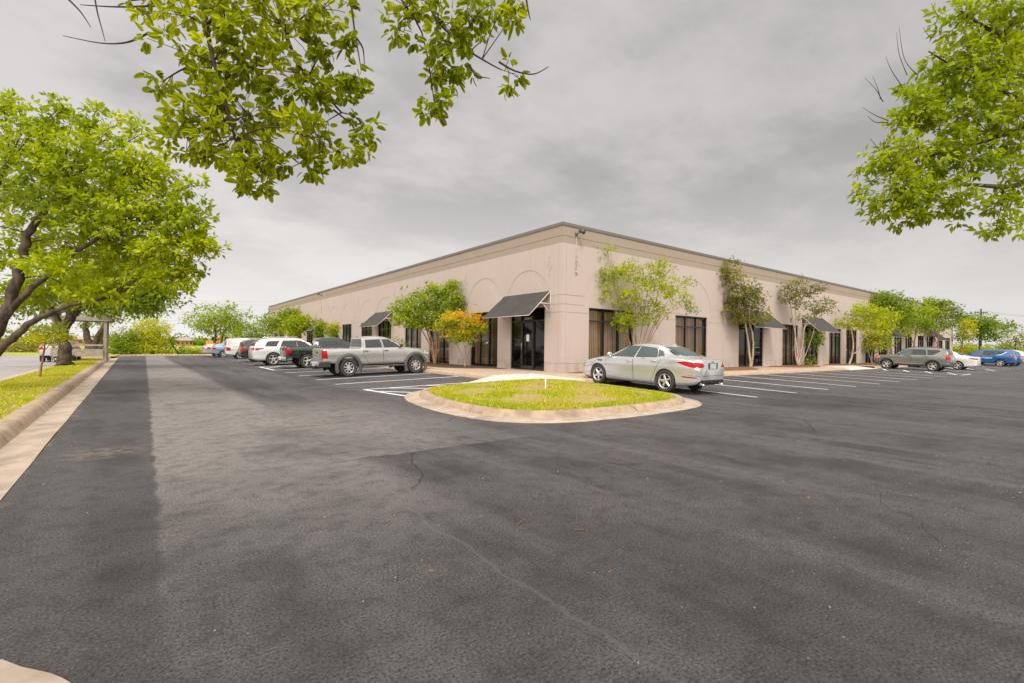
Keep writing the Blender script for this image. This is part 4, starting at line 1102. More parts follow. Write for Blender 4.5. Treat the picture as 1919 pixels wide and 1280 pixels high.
dur = dict(L=5.10, W=1.93, H=1.79, wb=3.04, fo=.93, hood=1.15, ws0=1.0, ws1=.22, roof=-2.1, belt=1.12, sill=.30, rt=.39, tg=.45, lip=1.20, drop=.12, wrr=.64,
    doors=[([(.92, .40), (-.10, .40), (-.06, 1.15), (-.10, 1.70), (.2, 1.67), (.86, 1.18), (.98, .9)], [(.72, 1.16), (-.08, 1.16), (-.10, 1.60), (.18, 1.57)], (.02, 1.04)),
           ([(-.13, .40), (-.92, .40), (-1.08, .82), (-1.18, 1.15), (-.98, 1.70), (-.13, 1.70), (-.09, 1.15)], [(-.14, 1.16), (-1.08, 1.18), (-.90, 1.60), (-.14, 1.60)], (-1.0, 1.06))],
    quarter=[[(-1.32, 1.19), (-1.98, 1.20), (-1.78, 1.57), (-1.12, 1.60)]], wsz=(1.20, 1.68, .72, .56), rwz=(1.24, 1.60, .62, .54),
    tl_s=[(-2.08, 1.10), (-2.50, 1.10), (-2.54, .98), (-2.40, .965), (-2.25, 1.03), (-2.08, 1.04)], tl_r=[(.20, 1.02), (.84, .98), (.86, 1.12), (.20, 1.08)], rails=(.05, -1.9), railm=M['chrome'])
suv('suv', 'white sport utility car with dark windows parked behind the dark green pickup', white, place(7.95, 34.0, 0), 0, SLOPE, dur, 'suv', FIVE)
dark = paint('graphite_paint', (.030, .032, .034), .3, .25, .8)
P2 = dict(dur); P2.update(L=4.75, W=1.87, H=1.74, wb=2.8, fo=.9, ws0=.9, ws1=.15, roof=-1.95, tg=.22, lip=1.08, belt=1.08, drop=.06, wrr=.66,
    doors=[([(.84, .40), (-.10, .40), (-.08, 1.1), (-.1, 1.65), (.15, 1.62), (.8, 1.14), (.9, .9)], [(.65, 1.12), (-.08, 1.12), (-.1, 1.56), (.13, 1.53)], (.0, 1.0)),
           ([(-.13, .40), (-.85, .40), (-1.0, .82), (-1.08, 1.1), (-.95, 1.65), (-.13, 1.65), (-.1, 1.1)], [(-.13, 1.12), (-1.0, 1.13), (-.9, 1.56), (-.13, 1.56)], (-.92, 1.0))],
    quarter=[[(-1.16, 1.14), (-1.9, 1.16), (-1.8, 1.54), (-1.06, 1.56)]], rwz=(1.12, 1.60, .66, .60),
    tl_s=[(-2.20, .82), (-2.40, .82), (-2.42, 1.12), (-2.24, 1.12)], tl_r=[(.62, .80), (.84, .80), (.84, 1.14), (.62, 1.14)], rails=(.0, -1.8), bump=.62, railm=M['greymetal'])
suv('suv', 'dark grey sport utility car between the white suv and the white cargo van', dark, place(7.9, 39.6, 0), 0, SLOPE, P2, 'suv')
nv = dict(L=4.73, W=1.74, H=1.87, wb=2.925, fo=.82, hood=1.16, ws0=1.25, ws1=.55, roof=-2.28, belt=1.08, sill=.27, rt=.315, tg=.06, lip=1.60, drop=.03, wrr=.74,
    doors=[([(1.2, .36), (.25, .36), (.25, 1.1), (.25, 1.74), (.5, 1.72), (1.15, 1.22), (1.25, .9)], [(1.0, 1.13), (.30, 1.13), (.30, 1.64), (.48, 1.62)], (.36, 1.0))],
    quarter=[], wsz=(1.22, 1.75, .68, .60), rwz=(1.18, 1.62, .60, .58), tl_s=[(-2.12, .74), (-2.36, .74), (-2.36, 1.0), (-2.2, 1.0)], tl_r=[(.68, .72), (.80, .72), (.80, 1.02), (.68, 1.02)], pz=.8)
c = suv('cargo_van', 'small white cargo van with blank side panels in the left row', white, place(7.95, 47.6, 0), 0, SLOPE, nv, 'van', STEEL)
c.side('side_panel', [(.15, 1.12), (-1.0, 1.12), (-1.0, 1.62), (.15, 1.62)], white, .006); c.side('slide_rail', [(-.6, 1.03), (-2.0, 1.03), (-2.0, 1.06), (-.6, 1.06)], M['greymetal'], .006)
c.side('side_panel', [(-1.15, 1.12), (-2.1, 1.12), (-2.1, 1.62), (-1.15, 1.62)], white, .006)
blue_p = paint('pale_blue_paint', (.25, .33, .43), .4, .3)
pr = dict(L=4.46, W=1.745, H=1.48, wb=2.70, fo=.90, hood=.94, ws0=1.25, ws1=.30, roof=-1.2, belt=.98, sill=.22, rt=.31, tg=.75, lip=1.07, drop=.10, wrr=.56,
    doors=[([(1.0, .3), (0, .3), (0, .98), (-.08, 1.40), (.28, 1.36), (.95, 1.04), (1.06, .8)], [(.85, 1.0), (.02, 1.0), (-.04, 1.34), (.26, 1.30)], (.1, .9)),
           ([(-.03, .3), (-.75, .3), (-.95, .7), (-1.05, .98), (-.95, 1.28), (-.11, 1.40), (-.03, .98)], [(-.02, 1.0), (-.98, 1.02), (-.88, 1.22), (-.08, 1.34)], (-.9, .92))],
    quarter=[[(-1.06, 1.03), (-1.45, 1.09), (-1.0, 1.22)]], wsz=(1.02, 1.38, .66, .52), rwz=(1.12, 1.36, .56, .5), tl_s=[(-1.85, .92), (-2.16, .98), (-2.18, .80), (-2.0, .78)], tl_r=[(.60, .78), (.80, .78), (.78, 1.02), (.62, 1.02)], pz=.75)
suv('hatchback', 'light blue hatchback parked left of the white cargo van', blue_p, place(7.15, 52.5, 0), 0, SLOPE, pr, 'car')
beige = paint('champagne_paint', (.48, .43, .40), .4, .3)
P3 = dict(pr); P3.update(L=4.8, H=1.46, roof=-1.0, tg=1.0, lip=1.05)
suv('sedan', 'champagne car at the far end of the left row, half hidden by the hatchback', beige, place(7.0, 55.6, 0), 0, SLOPE, P3, 'car')
# right row
grey = paint('grey_paint', (.20, .205, .19), .4, .24)
jp = dict(L=4.41, W=1.78, H=1.67, wb=2.635, fo=.85, hood=1.06, ws0=.92, ws1=.20, roof=-1.75, belt=1.06, sill=.30, rt=.345, arch=.075, tg=.30, lip=1.08, drop=.09, wrr=.62, clad=.50, flare=True,
    doors=[([(.85, .51), (-.10, .51), (-.08, 1.08), (-.12, 1.58), (.18, 1.56), (.80, 1.12), (.92, .85)], [(.68, 1.09), (-.06, 1.10), (-.10, 1.49), (.16, 1.47)], (-.0, 1.0), 'cglass_pale'),
           ([(-.13, .51), (-.83, .51), (-.98, .78), (-1.05, 1.08), (-.95, 1.58), (-.15, 1.58), (-.11, 1.08)], [(-.15, 1.10), (-.96, 1.11), (-.86, 1.49), (-.17, 1.49)], (-.92, 1.02))],
    quarter=[[(-1.04, 1.12), (-1.32, 1.14), (-1.72, 1.42), (-1.55, 1.50), (-.95, 1.49)]], wsz=(1.12, 1.57, .66, .54), rwz=(1.16, 1.50, .60, .54), amber=True,
    tl_s=[(-1.98, .84), (-2.16, .84), (-2.16, 1.12), (-2.0, 1.14)], tl_r=[(.62, .84), (.82, .84), (.80, 1.14), (.64, 1.14)], rails=(.1, -1.6), bump=.66, strip=[(.82, .455), (-.78, .455), (-.78, .50), (.82, .50)], pz=.92)
suv('suv', 'grey compact sport utility car parked in the right row in front of the small trees', grey, place(44.75, 10.62, 90), 90, SLOPE, jp, 'suv')
spw = dict(sp)
cw = Car('sedan', 'white sedan between the grey suv and the blue lettered car', sp, white, place(51.15, 10.55, 90), 90, SLOPE)
cw.door(fd, [(.86, .985), (-.14, 1.0), (-.20, 1.345), (.24, 1.325)], (.0, .87)); cw.door(rd, [(-.25, 1.005), (-1.06, 1.035), (-.98, 1.19), (-.86, 1.30), (-.29, 1.345)], (-.98, .92))
cw.panel('windshield', [(-.66, 1.03), (.66, 1.03), (.50, 1.36), (-.50, 1.36)], 'front', M['cglass'], .008, seal=.02)
cw.panel('rear_window', [(-.60, 1.125), (.60, 1.125), (.47, 1.35), (-.47, 1.35)], 'rear', M['cglass'], .010, seal=.025)
for f in (1, -1):
    t = MB(); cw.patch([(-1.98, .90), (-2.2, .96), (-2.42, .91), (-2.42, .83), (-2.2, .84)], 'side', .008, t, 0, .05, f); cw.patch([(.45 * f, .82), (.78 * f, .82), (.76 * f, .94), (.5 * f, .93)], 'rear', .010, t, 0, .05); t.build('tail_lamp', M['tail'], cw.root)
    cw.patch([(2.05, .70), (2.30, .60), (2.34, .66), (1.75, .83)], 'side', .008, flip=f).build('headlight', M['lampw'], cw.root)
rear_kit(cw, .80); cw.mirror(.86, .99); cw.wheels(FIVE)
blue = paint('blue_paint', (.004, .10, .30), .2, .25, .5)
es = dict(L=4.52, W=1.84, H=1.68, wb=2.69, fo=.88, hood=1.05, ws0=1.12, ws1=.28, roof=-1.8, belt=1.07, sill=.30, rt=.345, tg=.42, lip=1.12, drop=.10, wrr=.60,
    doors=[([(.98, .40), (-.08, .40), (-.06, 1.07), (-.12, 1.58), (.24, 1.56), (.92, 1.12), (1.04, .85)], [(.76, 1.07), (-.06, 1.10), (-.10, 1.50), (.22, 1.48)], (.02, .98), 'cglass_pale'),
           ([(-.11, .40), (-.82, .40), (-1.0, .78), (-1.06, 1.08), (-.95, 1.58), (-.15, 1.58), (-.09, 1.07)], [(-.13, 1.11), (-.98, 1.13), (-.90, 1.50), (-.15, 1.50)], (-.92, 1.02))],
    quarter=[[(-1.06, 1.14), (-1.40, 1.20), (-1.74, 1.44), (-1.5, 1.50), (-.98, 1.50)]], wsz=(1.11, 1.58, .68, .54), rwz=(1.20, 1.50, .58, .52),
    tl_s=[(-1.72, 1.06), (-2.12, 1.06), (-2.20, .96), (-2.0, .93), (-1.8, 1.0)], tl_r=[(.45, .98), (.82, .94), (.82, 1.08), (.5, 1.06)], bump=.60, pz=.82)
c = suv('suv', 'blue sport utility car with white lettering on its doors in the right row', blue, place(67.55, 10.35, 90), 90, SLOPE, es, 'suv')
tx = text_mesh('encompass', .30, 'door_lettering', M['notice'], c.root, Matrix.Translation((-.12, 0, .84)) @ Matrix.Rotation(R(180), 4, 'Z') @ Matrix.Rotation(R(90), 4, 'X'))
# lettering is laid on the driver's side (+y): wrap each vertex on the doors
for v in tx.data.vertices:
    h = c.ray((v.co.x, 3, v.co.z), (0, -1, 0)); v.co.y = h[0].y + .012 + (.002 if v.co.y > 0 else 0)
ch = MB(); c.patch([(-1.05, 1.09), (-1.40, 1.15), (-1.75, 1.42), (-1.72, 1.45), (-1.38, 1.19), (-1.05, 1.12)], 'side', .014, ch, flip=1); ch.build('trim_strip', M['chrome'], c.root)
suv('suv', 'second blue sport utility car just beyond the lettered one', blue, place(70.6, 10.3, 90), 90, SLOPE, es, 'suv')
sv = dict(es); suv('suv', 'silver car at the right edge of the photo, last of the right row', silver, place(73.7, 10.2, 90), 90, SLOPE, sv, 'car')
# on the street
P5 = dict(P3); suv('car', 'pale car on the street, seen from behind left of the big trunk', beige, (-4.4, 44.0, .05), 90, 0, P5, 'car')
# ================================================================== TREES AND PLANTS
FW = CAM @ np.array([0, 0, 1.])
def dep(p): return float(np.dot(np.array(p, float) - (0, 0, CAMH), FW))
PAL = {
 'bright': [(0., (.12, .165, .006)), (.45, (.32, .385, .008)), (.8, (.50, .53, .012)), (1., (.64, .61, .03))],
 'green': [(0., (.08, .125, .008)), (.5, (.215, .295, .012)), (.85, (.36, .43, .018)), (1., (.48, .53, .03))],
 'olive': [(0., (.11, .12, .022)), (.5, (.24, .23, .05)), (.85, (.42, .37, .07)), (1., (.55, .44, .08))],
 'orange': [(0., (.10, .19, .010)), (.35, (.36, .43, .015)), (.65, (.74, .50, .02)), (1., (.85, .32, .03))],
 'hang': [(0., (.16, .19, .003)), (.5, (.36, .40, .005)), (.85, (.52, .54, .008)), (1., (.64, .62, .02))],
 'gold': [(0., (.20, .25, .01)), (.5, (.50, .49, .012)), (1., (.68, .60, .03))]}
for k in PAL: M['leaf_' + k] = leaf_mat('leaf_' + k, PAL[k], .5 if k in ('hang', 'bright') else .45)
def rnd_dirs(n):
    v = rng.normal(0, 1, (n, 3)); return v / np.linalg.norm(v, axis=1)[:, None]
def leaves(name, centers, per, L, wr, spread, pal, parent, tone, droop=.25, fine=False, up=.55, out=None):
    """leaf-sized faces round every cluster centre"""
    n = len(centers); N = n * per
    C = np.repeat(centers, per, 0); T = np.clip(np.repeat(tone, per) + rng.normal(0, .07, N), 0, 1)
    off = rnd_dirs(N) * (rng.random(N) ** .5)[:, None] * spread * np.array([1, 1, .7])
    P = C + off
    d = rnd_dirs(N) * .8 + off / spread * .9; d[:, 2] -= droop
    if out is not None: d += np.repeat(out, per, 0) * .5
    d /= np.linalg.norm(d, axis=1)[:, None]
    nrm = rnd_dirs(N) * .75; nrm[:, 2] += up
    s = np.cross(d, nrm); s /= np.linalg.norm(s, axis=1)[:, None] + 1e-9; nn = np.cross(s, d)
    l = L * (.65 + .6 * rng.random(N))[:, None]; w = l * wr
    if not fine:
        V = np.stack([P, P + d * l * .45 + s * w + nn * w * .25, P + d * l - nn * l * .10, P + d * l * .45 - s * w + nn * w * .25], 1)
        return bulk(name, V.reshape(-1, 3), np.arange(N * 4).reshape(N, 4), M['leaf_' + pal], parent, tone=T)
    # folded leaf, six faces
    r = [(0, 0), (.18, .62), (.42, 1.), (.68, .85), (.88, .38), (1., 0)]
    V = []
    for t, q in r: V.append(P + d * l * t - nn * l * .22 * t * t)                       # midrib
    for t, q in r[1:5]: V.append(P + d * l * t - nn * l * .22 * t * t + s * w * q + nn * w * .28 * q)
    for t, q in r[1:5]: V.append(P + d * l * t - nn * l * .22 * t * t - s * w * q + nn * w * .28 * q)
    V = np.stack(V, 1); b = (np.arange(N) * 14)[:, None]
    F = []
    for o in (6, 10):
        F += [[0, 1, o, o], [1, 2, o + 1, o], [2, 3, o + 2, o + 1], [3, 4, o + 3, o + 2], [4, 5, o + 3, o + 3]]
    Q = np.concatenate([b + np.array([f]) for f in F if len(set(f)) == 4], 0); T4 = np.tile(T, 6)
    o1 = bulk(name, V.reshape(-1, 3), Q, M['leaf_' + pal], parent, tone=T4)
    for p in o1.data.polygons: p.use_smooth = True
    return o1
def near_on(stems, q):
    best = None
    for st in stems:
        for i, p in enumerate(st[0]):
            dd = np.linalg.norm(p - q) + (0 if p[2] < q[2] + .2 else .6)
            if i and (best is None or dd < best[0]): best = (dd, p, st[1][i])
    return best
def tree(label, base, stems, blobs, leaf=(.11, .28), per=14, pal='green', bark='bark', name='tree', cat='tree', group=None, dens=1., spread=.24,
         tone=(.5, .17), droop=.25, fine=False, twigs=.35, tipbias=0., bare=(), nseg=7, up=.8, limb=.022, topbias=0.):
    """stems: [(points, r0, r1)], blobs: [(centre, radii, clusters)] -> tree > trunk, crown"""
    base = np.array(base, float); t = thing(name, label, cat, base, group=group)
    tk = MB(); ST = []
    for pts, r0, r1 in stems:
        P = smooth_path([np.array(p, float) for p in pts], 4)
        k = len(P); P = [p + (rng.normal(0, r0 * .12, 3) if 0 < i < k - 1 else 0) for i, p in enumerate(P)]
        r = [r0 + (r1 - r0) * (i / (k - 1)) ** .8 for i in range(k)]
        if abs(P[0][2] - base[2]) < .15: r[0] *= 1.5; r[1] *= 1.12
        tk.tube([p - base for p in P], r, 10 if r0 > .1 else 6); ST.append((P, r))
    Cs = []; Ts = []; Os = []
    allr = []
    for c, rad, n in blobs:
        c = np.array(c, float); rad = np.array(rad if hasattr(rad, '__len__') else (rad, rad, rad * .8), float); n = max(3, int(n * dens))
        nb = near_on(ST, c)
        if nb is not None:
            a = nb[1]; mid = (a + c) / 2 + np.array((0, 0, .12 * np.linalg.norm(c - a))) + rng.normal(0, .05, 3) * np.linalg.norm(c - a); L_ = np.linalg.norm(c - a)
            r0 = min(nb[2] * .75, max(.012, limb * L_ ** .7)); LP = smooth_path([a, mid, c], 4); rr = list(np.linspace(r0, r0 * .35, len(LP)))
            tk.tube([p - base for p in LP], rr, 5)
        else: LP = [c]; r0 = .01
        d = rnd_dirs(n); u = rng.random(n) ** (1 / 2.4); u = np.where(rng.random(n) < .07, 1. + .28 * rng.random(n), u)
        lump = 1 + .22 * np.sin(d @ rng.normal(0, 3.2, 3) + rng.random() * 6) + .15 * np.sin(d @ rng.normal(0, 6, 3))
        P = c + d * (u * lump)[:, None] * rad
        Cs.append(P); Os.append(d)
        tb = tone[0] + rng.normal(0, tone[1] * .7) + rng.normal(0, tone[1] * .75, n) + tipbias * (u - .75) + topbias * d[:, 2]
        Ts.append(tb)
        for p in P[rng.random(n) < twigs]:
            q = LP[rng.integers(len(LP) // 2, len(LP))] if len(LP) > 1 else c
            m_ = (p + q) / 2 + rng.normal(0, .08, 3) * np.linalg.norm(p - q)
            tk.tube([q - base, m_ - base, p - base], [max(.004, r0 * .3), max(.003, r0 * .2), .003], 3, cap=False)
    for pts in bare:
        P = smooth_path([np.array(p, float) for p in pts], 4); tk.tube([p - base for p in P], list(np.linspace(.010, .003, len(P))), 4)
    tk.build('trunk', M[bark], t)
    Cs = np.concatenate(Cs); Ts = np.clip(np.concatenate(Ts), 0, 1); Os = np.concatenate(Os)
    if Cs[:, 2].min() < base[2] + .05: Cs[:, 2] = np.maximum(Cs[:, 2], base[2] + .08)
    leaves('crown', Cs - base, per, leaf[0], leaf[1], spread, pal, t, Ts, droop, fine, up, Os)
    return t
def px(d, *pp): return [at(p[0], p[1], d + (p[2] if len(p) > 2 else 0)) for p in pp]
def pb(d, *bl, depthk=1.):
    """blobs given by what the photo shows: column, row, half width, half height, clusters[, depth shift]"""
    out = []
    for b in bl:
        k = d + (b[5] if len(b) > 5 else 0); out.append((at(b[0], b[1] - (14 if d == 4.1 else 0), k), (b[2] * k / FOC, b[2] * k / FOC * depthk, b[3] * k / FOC), b[4]))
    return out
def gp(p, z): return (p[0], p[1], z)

# --- overhanging tree beside the photographer (trunk out of frame on the left)
d = 4.1
SHADE_CROWN = [((x + rng.normal(0, .3), y + rng.normal(0, .3), 5.3 + .7 * math.sin(x * 2 + y)), (1.0, 1.0, .6), 85) for x, y in ((-3, -2), (-2.6, -.6), (-3.2, .6), (-1.8, -3), (-1.4, -1.6), (-1.2, -.4), (-.4, -2.6), (0, -1.2), (.2, -.3), (1., -2.4), (1.3, -1.2), (2.2, -2.6), (2.6, -1.6), (3.6, -2.8), (-2.2, -4.2), (-.6, -4.2), (1., -4.), (2.4, -4.2))]  # unseen crown above and behind the camera, added to shade the foreground
tree('overhanging leafy branches with big leaves at the top left of the photo', (-3.3, -.4, .02),
     [([(-3.3, -.4, .02), (-3.25, -.35, 1.5), (-3.0, 0., 3.2), (-2.6, .5, 4.6), at(250, -210, 4.6)], .24, .12),
      ([(-3.25, -.35, 1.5), (-2.9, -1.2, 3.6), (-1.6, -2.2, 5.0), (.6, -2.6, 5.5), (3.2, -2.8, 5.6)], .16, .05), ([(-2.9, -1.2, 3.6), (-2.4, -3.2, 4.8), (-.4, -4.2, 5.4), (2.4, -4.3, 5.5)], .09, .03), ([(-2.9, -1.2, 3.6), (-1.8, -1.1, 5.), (-.2, -.9, 5.5)], .07, .03),  # out-of-view limbs carrying the added shading crown
      ([(-2.6, .5, 4.6), at(250, -210, 4.6), at(480, -200, 4.5), at(700, -170, 4.5), at(900, -130, 4.6)], .11, .03),
      ([at(300, -200, 4.6), at(370, -20, 4.3), at(400, 110, 4.1), at(440, 260, 4.0)], .035, .010),
      ([at(480, -200, 4.5), at(520, 0, 4.3), at(560, 120, 4.2), at(640, 210, 4.1)], .03, .008),
      ([at(760, -160, 4.5), at(800, 0, 4.4), at(860, 80, 4.3), at(940, 130, 4.3)], .022, .005),
      ([at(700, -170, 4.5), at(730, -40, 4.4), at(790, 60, 4.3), at(815, 200, 4.3)], .018, .004)],
     pb(d, (345, 40, 75, 55, 24), (430, 30, 90, 70, 40), (530, 60, 95, 80, 44), (610, 30, 70, 60, 26), (620, 110, 45, 50, 15), (400, 130, 80, 60, 36), (480, 140, 90, 70, 40),
        (390, 215, 70, 55, 26), (470, 230, 75, 60, 34), (560, 180, 60, 45, 22), (350, 250, 42, 48, 16), (420, 285, 65, 30, 20), (490, 330, 70, 32, 24), (560, 320, 55, 30, 17), (590, 260, 55, 35, 17),
        (640, 190, 45, 30, 13), (665, 150, 40, 28, 10), (690, 255, 34, 34, 11), (305, 165, 32, 26, 7), (240, 15, 50, 22, 7), (460, 352, 42, 18, 9), (640, 300, 40, 20, 8), (350, 295, 34, 26, 8),
        (765, 25, 48, 45, 14, .2), (820, 45, 60, 50, 22, .2), (880, 40, 55, 45, 16, .2), (850, 95, 55, 38, 14, .2), (905, 90, 40, 28, 9, .2), (822, 130, 32, 28, 9, .2), (838, 165, 34, 24, 8, .2), (812, 205, 30, 26, 8, .2), (812, 228, 16, 14, 3, .2),
        (745, 60, 28, 22, 5, .2), (955, 150, 28, 32, 7, .2), (962, 38, 22, 36, 6, .2), (975, 5, 30, 18, 5, .2), (925, 20, 30, 26, 6, .2)) + SHADE_CROWN,
     leaf=(.104, .215), per=9, pal='hang', bark='twig', dens=.84, spread=.042, tone=(.45, .17), droop=.35, fine=True, twigs=.5, up=.4, limb=.012,
     bare=[px(4.2, (280, 60), (240, 78), (190, 80), (118, 66)), px(4.3, (175, -20), (182, 20), (190, 50), (197, 76)), px(4.3, (120, -10), (150, 20), (170, 50)), px(4.3, (290, 10), (220, 12), (150, 8)),
           px(4.2, (655, -20), (665, 60), (672, 100), (677, 132)), px(4.2, (668, 70), (680, 90), (683, 120)), px(4.3, (935, 115), (965, 132), (1000, 138), (1028, 124)), px(4.3, (880, 120), (892, 140), (918, 146)), px(4.2, (560, 165), (590, 182), (630, 190)), px(4.3, (985, -10), (990, 20), (994, 36)), px(4.1, (625, 205), (650, 225), (670, 245))])

# --- tree at the right edge
d = 9.5
tree('large yellow green tree entering the photo at the right edge', at(2180, 790, d), [
      ([at(2180, 788, d), at(2150, 600, d), at(2120, 420, d), at(2080, 260, d), at(2040, 100, d)], .26, .14), ([at(2120, 420, d), at(2000, 330, d), at(1880, 350, d), at(1780, 340, d)], .10, .025),
      ([at(2100, 330, d), at(1990, 220, d), at(1860, 260, d), at(1740, 290, d), at(1690, 320, d)], .09, .02), ([at(2060, 180, d), at(1960, 90, d), at(1870, 60, d), at(1800, 20, d)], .08, .02), ([at(1990, 220, d), at(1880, 170, d), at(1800, 130, d), at(1740, 95, d)], .05, .012)],
     pb(d, (1890, 40, 70, 60, 60), (1820, 30, 60, 45, 34), (1870, 130, 75, 60, 60), (1800, 120, 55, 50, 36), (1760, 150, 45, 40, 22), (1905, 210, 60, 55, 46), (1830, 210, 65, 50, 42), (1760, 220, 55, 42, 30), (1700, 205, 48, 30, 22),
        (1740, 290, 65, 42, 38), (1680, 290, 48, 32, 22), (1810, 290, 60, 45, 32), (1890, 300, 50, 40, 26), (1680, 350, 55, 36, 30), (1745, 360, 60, 32, 28), (1670, 395, 40, 24, 16), (1720, 400, 40, 20, 12), (1630, 308, 26, 14, 5), (1615, 355, 16, 13, 3),
        (1800, 385, 40, 26, 13), (1880, 375, 36, 32, 14), (1895, 420, 28, 22, 8), (1865, 432, 25, 16, 5), (1915, 350, 30, 30, 10)),
     leaf=(.145, .235), per=11, pal='bright', spread=.10, tone=(.50, .14), droop=.25, twigs=.3, limb=.016, fine=False, dens=1.55,
     bare=[px(d, (1765, 60), (1745, 70), (1730, 50)), px(d, (1720, 140), (1695, 110), (1685, 50)), px(d, (1700, 140), (1685, 100), (1680, 60)), px(d, (1690, 160), (1670, 130), (1660, 105)), px(d, (1655, 190), (1640, 165), (1620, 145)), px(d, (1650, 185), (1645, 165), (1635, 142)), px(d, (1665, 225), (1640, 215), (1616, 200)), px(d, (1665, 228), (1640, 228), (1626, 216)), px(d, (1655, 290), (1640, 270), (1630, 258)), px(d, (1760, 30), (1755, 25), (1745, 5))])

# --- near tree of the west row (trunk just out of frame)
d = 12.5
tree('nearest tree of the left row with leaning limbs and wide yellow green crown', at(-75, 742, d), [
      ([at(-85, 742, d), at(-62, 700, d), at(-28, 645, d), at(10, 590, d), at(38, 500, d), at(52, 440, d), at(80, 400, d), at(120, 340, d)], .23, .05),
      ([at(-62, 702, d), at(-12, 668, d), at(30, 625, d), at(75, 594, d), at(140, 570, d), at(210, 557, d)], .135, .035), ([at(5, 598, d), at(50, 548, d), at(105, 505, d), at(160, 460, d), at(230, 420, d)], .10, .03), ([at(-45, 700, d), at(-80, 560, d), at(-40, 420, d), at(20, 300, d)], .2, .05)],
     pb(d, (20, 250, 70, 50, 40), (90, 290, 75, 55, 50), (160, 310, 75, 55, 55), (230, 320, 60, 50, 42), (280, 320, 45, 45, 26), (40, 350, 80, 60, 50, 1), (120, 390, 85, 60, 60), (200, 400, 85, 60, 65), (280, 390, 70, 55, 48), (340, 410, 50, 45, 32), (365, 455, 35, 38, 20),
        (320, 470, 60, 45, 36), (250, 470, 75, 50, 48, 1), (170, 480, 75, 45, 42, 1.5), (90, 450, 60, 50, 32, 1.5), (20, 470, 50, 60, 30, 1.5), (300, 520, 50, 25, 18), (350, 510, 34, 22, 10), (220, 525, 60, 25, 18, 1), (130, 540, 60, 25, 22, 1.5), (60, 545, 40, 22, 14, 1), (180, 545, 50, 18, 16, -.5), (110, 500, 50, 24, 18, -1), (10, 560, 30, 40, 10, 1.5),
        (100, 225, 24, 40, 9), (118, 195, 16, 22, 5), (170, 235, 26, 34, 9), (180, 205, 10, 12, 2), (265, 250, 22, 32, 8), (215, 255, 22, 30, 7), (5, 190, 18, 34, 6), (35, 200, 10, 22, 3), (230, 225, 9, 10, 1), (70, 235, 20, 28, 5), (140, 220, 9, 10, 1), (395, 465, 14, 12, 2), (360, 535, 14, 10, 2), (355, 350, 30, 24, 7)),
     leaf=(.155, .235), per=12, pal='bright', spread=.12, tone=(.56, .14), droop=.15, twigs=.15, limb=.015, dens=2.5)

# --- the rest of the west row
b = (-3.27, 33.9, .1); d = dep(b)
tree('thick trunked old tree standing on the grass strip, flaring at its foot', b, [
      ([b, at(120, 660, d), at(118, 632, d), at(126, 605, d), at(140, 585, d), at(175, 560, d)], .31, .17), ([at(120, 628, d), at(108, 600, d), at(95, 575, d), at(70, 548, d)], .18, .09), ([at(130, 600, d), at(165, 560, d), at(190, 530, d), at(230, 500, d)], .15, .07)],
     pb(d, (150, 530, 70, 40, 60), (220, 530, 70, 42, 65), (280, 530, 50, 42, 46), (90, 545, 60, 40, 40), (180, 560, 60, 24, 34), (250, 570, 50, 22, 34), (300, 555, 32, 26, 20), (60, 570, 40, 26, 16), (230, 480, 70, 40, 40), (295, 490, 36, 40, 20)),
     leaf=(.20, .30), per=15, pal='green', spread=.46, tone=(.55, .2), twigs=.12, limb=.03, dens=2.)
b = gp(at(168, 650, 62), .1); d = dep(b)
tree('twin trunked tree behind the timber shelter', b, [([b, at(166, 640, d), at(160, 615, d), at(168, 590, d)], .5, .25), ([gp(at(175, 650, d), .1), at(182, 632, d), at(194, 612, d), at(206, 590, d)], .42, .2)],
     pb(d, (190, 585, 50, 22, 40), (240, 580, 45, 25, 40), (150, 590, 40, 18, 24), (285, 575, 30, 25, 26), (270, 555, 40, 25, 26)), leaf=(.30, .32), per=14, pal='green', spread=.75, tone=(.5, .2), twigs=.1, dens=1.3)
b = gp(at(189, 650, 70), .1); d = dep(b)
tree('slimmer tree just right of the twin trunked tree, behind the shelter', b, [([b, at(188, 630, d), at(196, 605, d)], .42, .2)], pb(d, (205, 590, 35, 20, 26), (170, 585, 35, 18, 20)), leaf=(.32, .32), per=13, pal='green', spread=.8, twigs=.1, dens=1.2)
b = (-2.91, 23.43, .13); d = dep(b)
tree('small leaning sapling with a flat yellow crown on the grass strip', b, [([b, at(77, 690, d), at(82, 665, d), at(85, 640, d), at(92, 620, d)], .045, .02), ([at(82, 660, d), at(95, 645, d), at(108, 635, d)], .016, .008)],
     pb(d, (88, 612, 28, 14, 26), (72, 622, 26, 12, 20), (108, 622, 24, 12, 20), (90, 636, 36, 9, 20), (118, 632, 16, 8, 8), (58, 632, 12, 6, 4)), leaf=(.10, .25), per=16, pal='gold', bark='bark_tan', spread=.2, tone=(.45, .2), twigs=.3, name='sapling', droop=.05)
for lab, q, cc, bl, pl in (('big shrub at the corner of the lot, left one with dark green leaves', 52, 232, [(232, 640, 26, 26, 60), (220, 655, 18, 14, 20), (245, 655, 20, 14, 20)], 'green'),
                       ('big shrub at the corner of the lot, right one with a yellow green top', 54, 285, [(280, 615, 32, 22, 60), (262, 630, 26, 22, 40), (300, 630, 20, 26, 34), (275, 652, 30, 14, 34)], 'gold')):
    b = gp(at(cc, 667, q), .0); d = dep(b)
    tree(lab, b, [([b, at(cc, 640, d)], .14, .05), ([b, at(cc + 12, 640, d), at(cc + 16, 625, d)], .10, .04)], pb(d, *bl), leaf=(.20, .3), per=15, pal=pl, spread=.48, tone=(.55, .22), dens=2.2, name='shrub', cat='shrub', twigs=.15)
b = gp(at(335, 662, 56), 0.); d = dep(b)
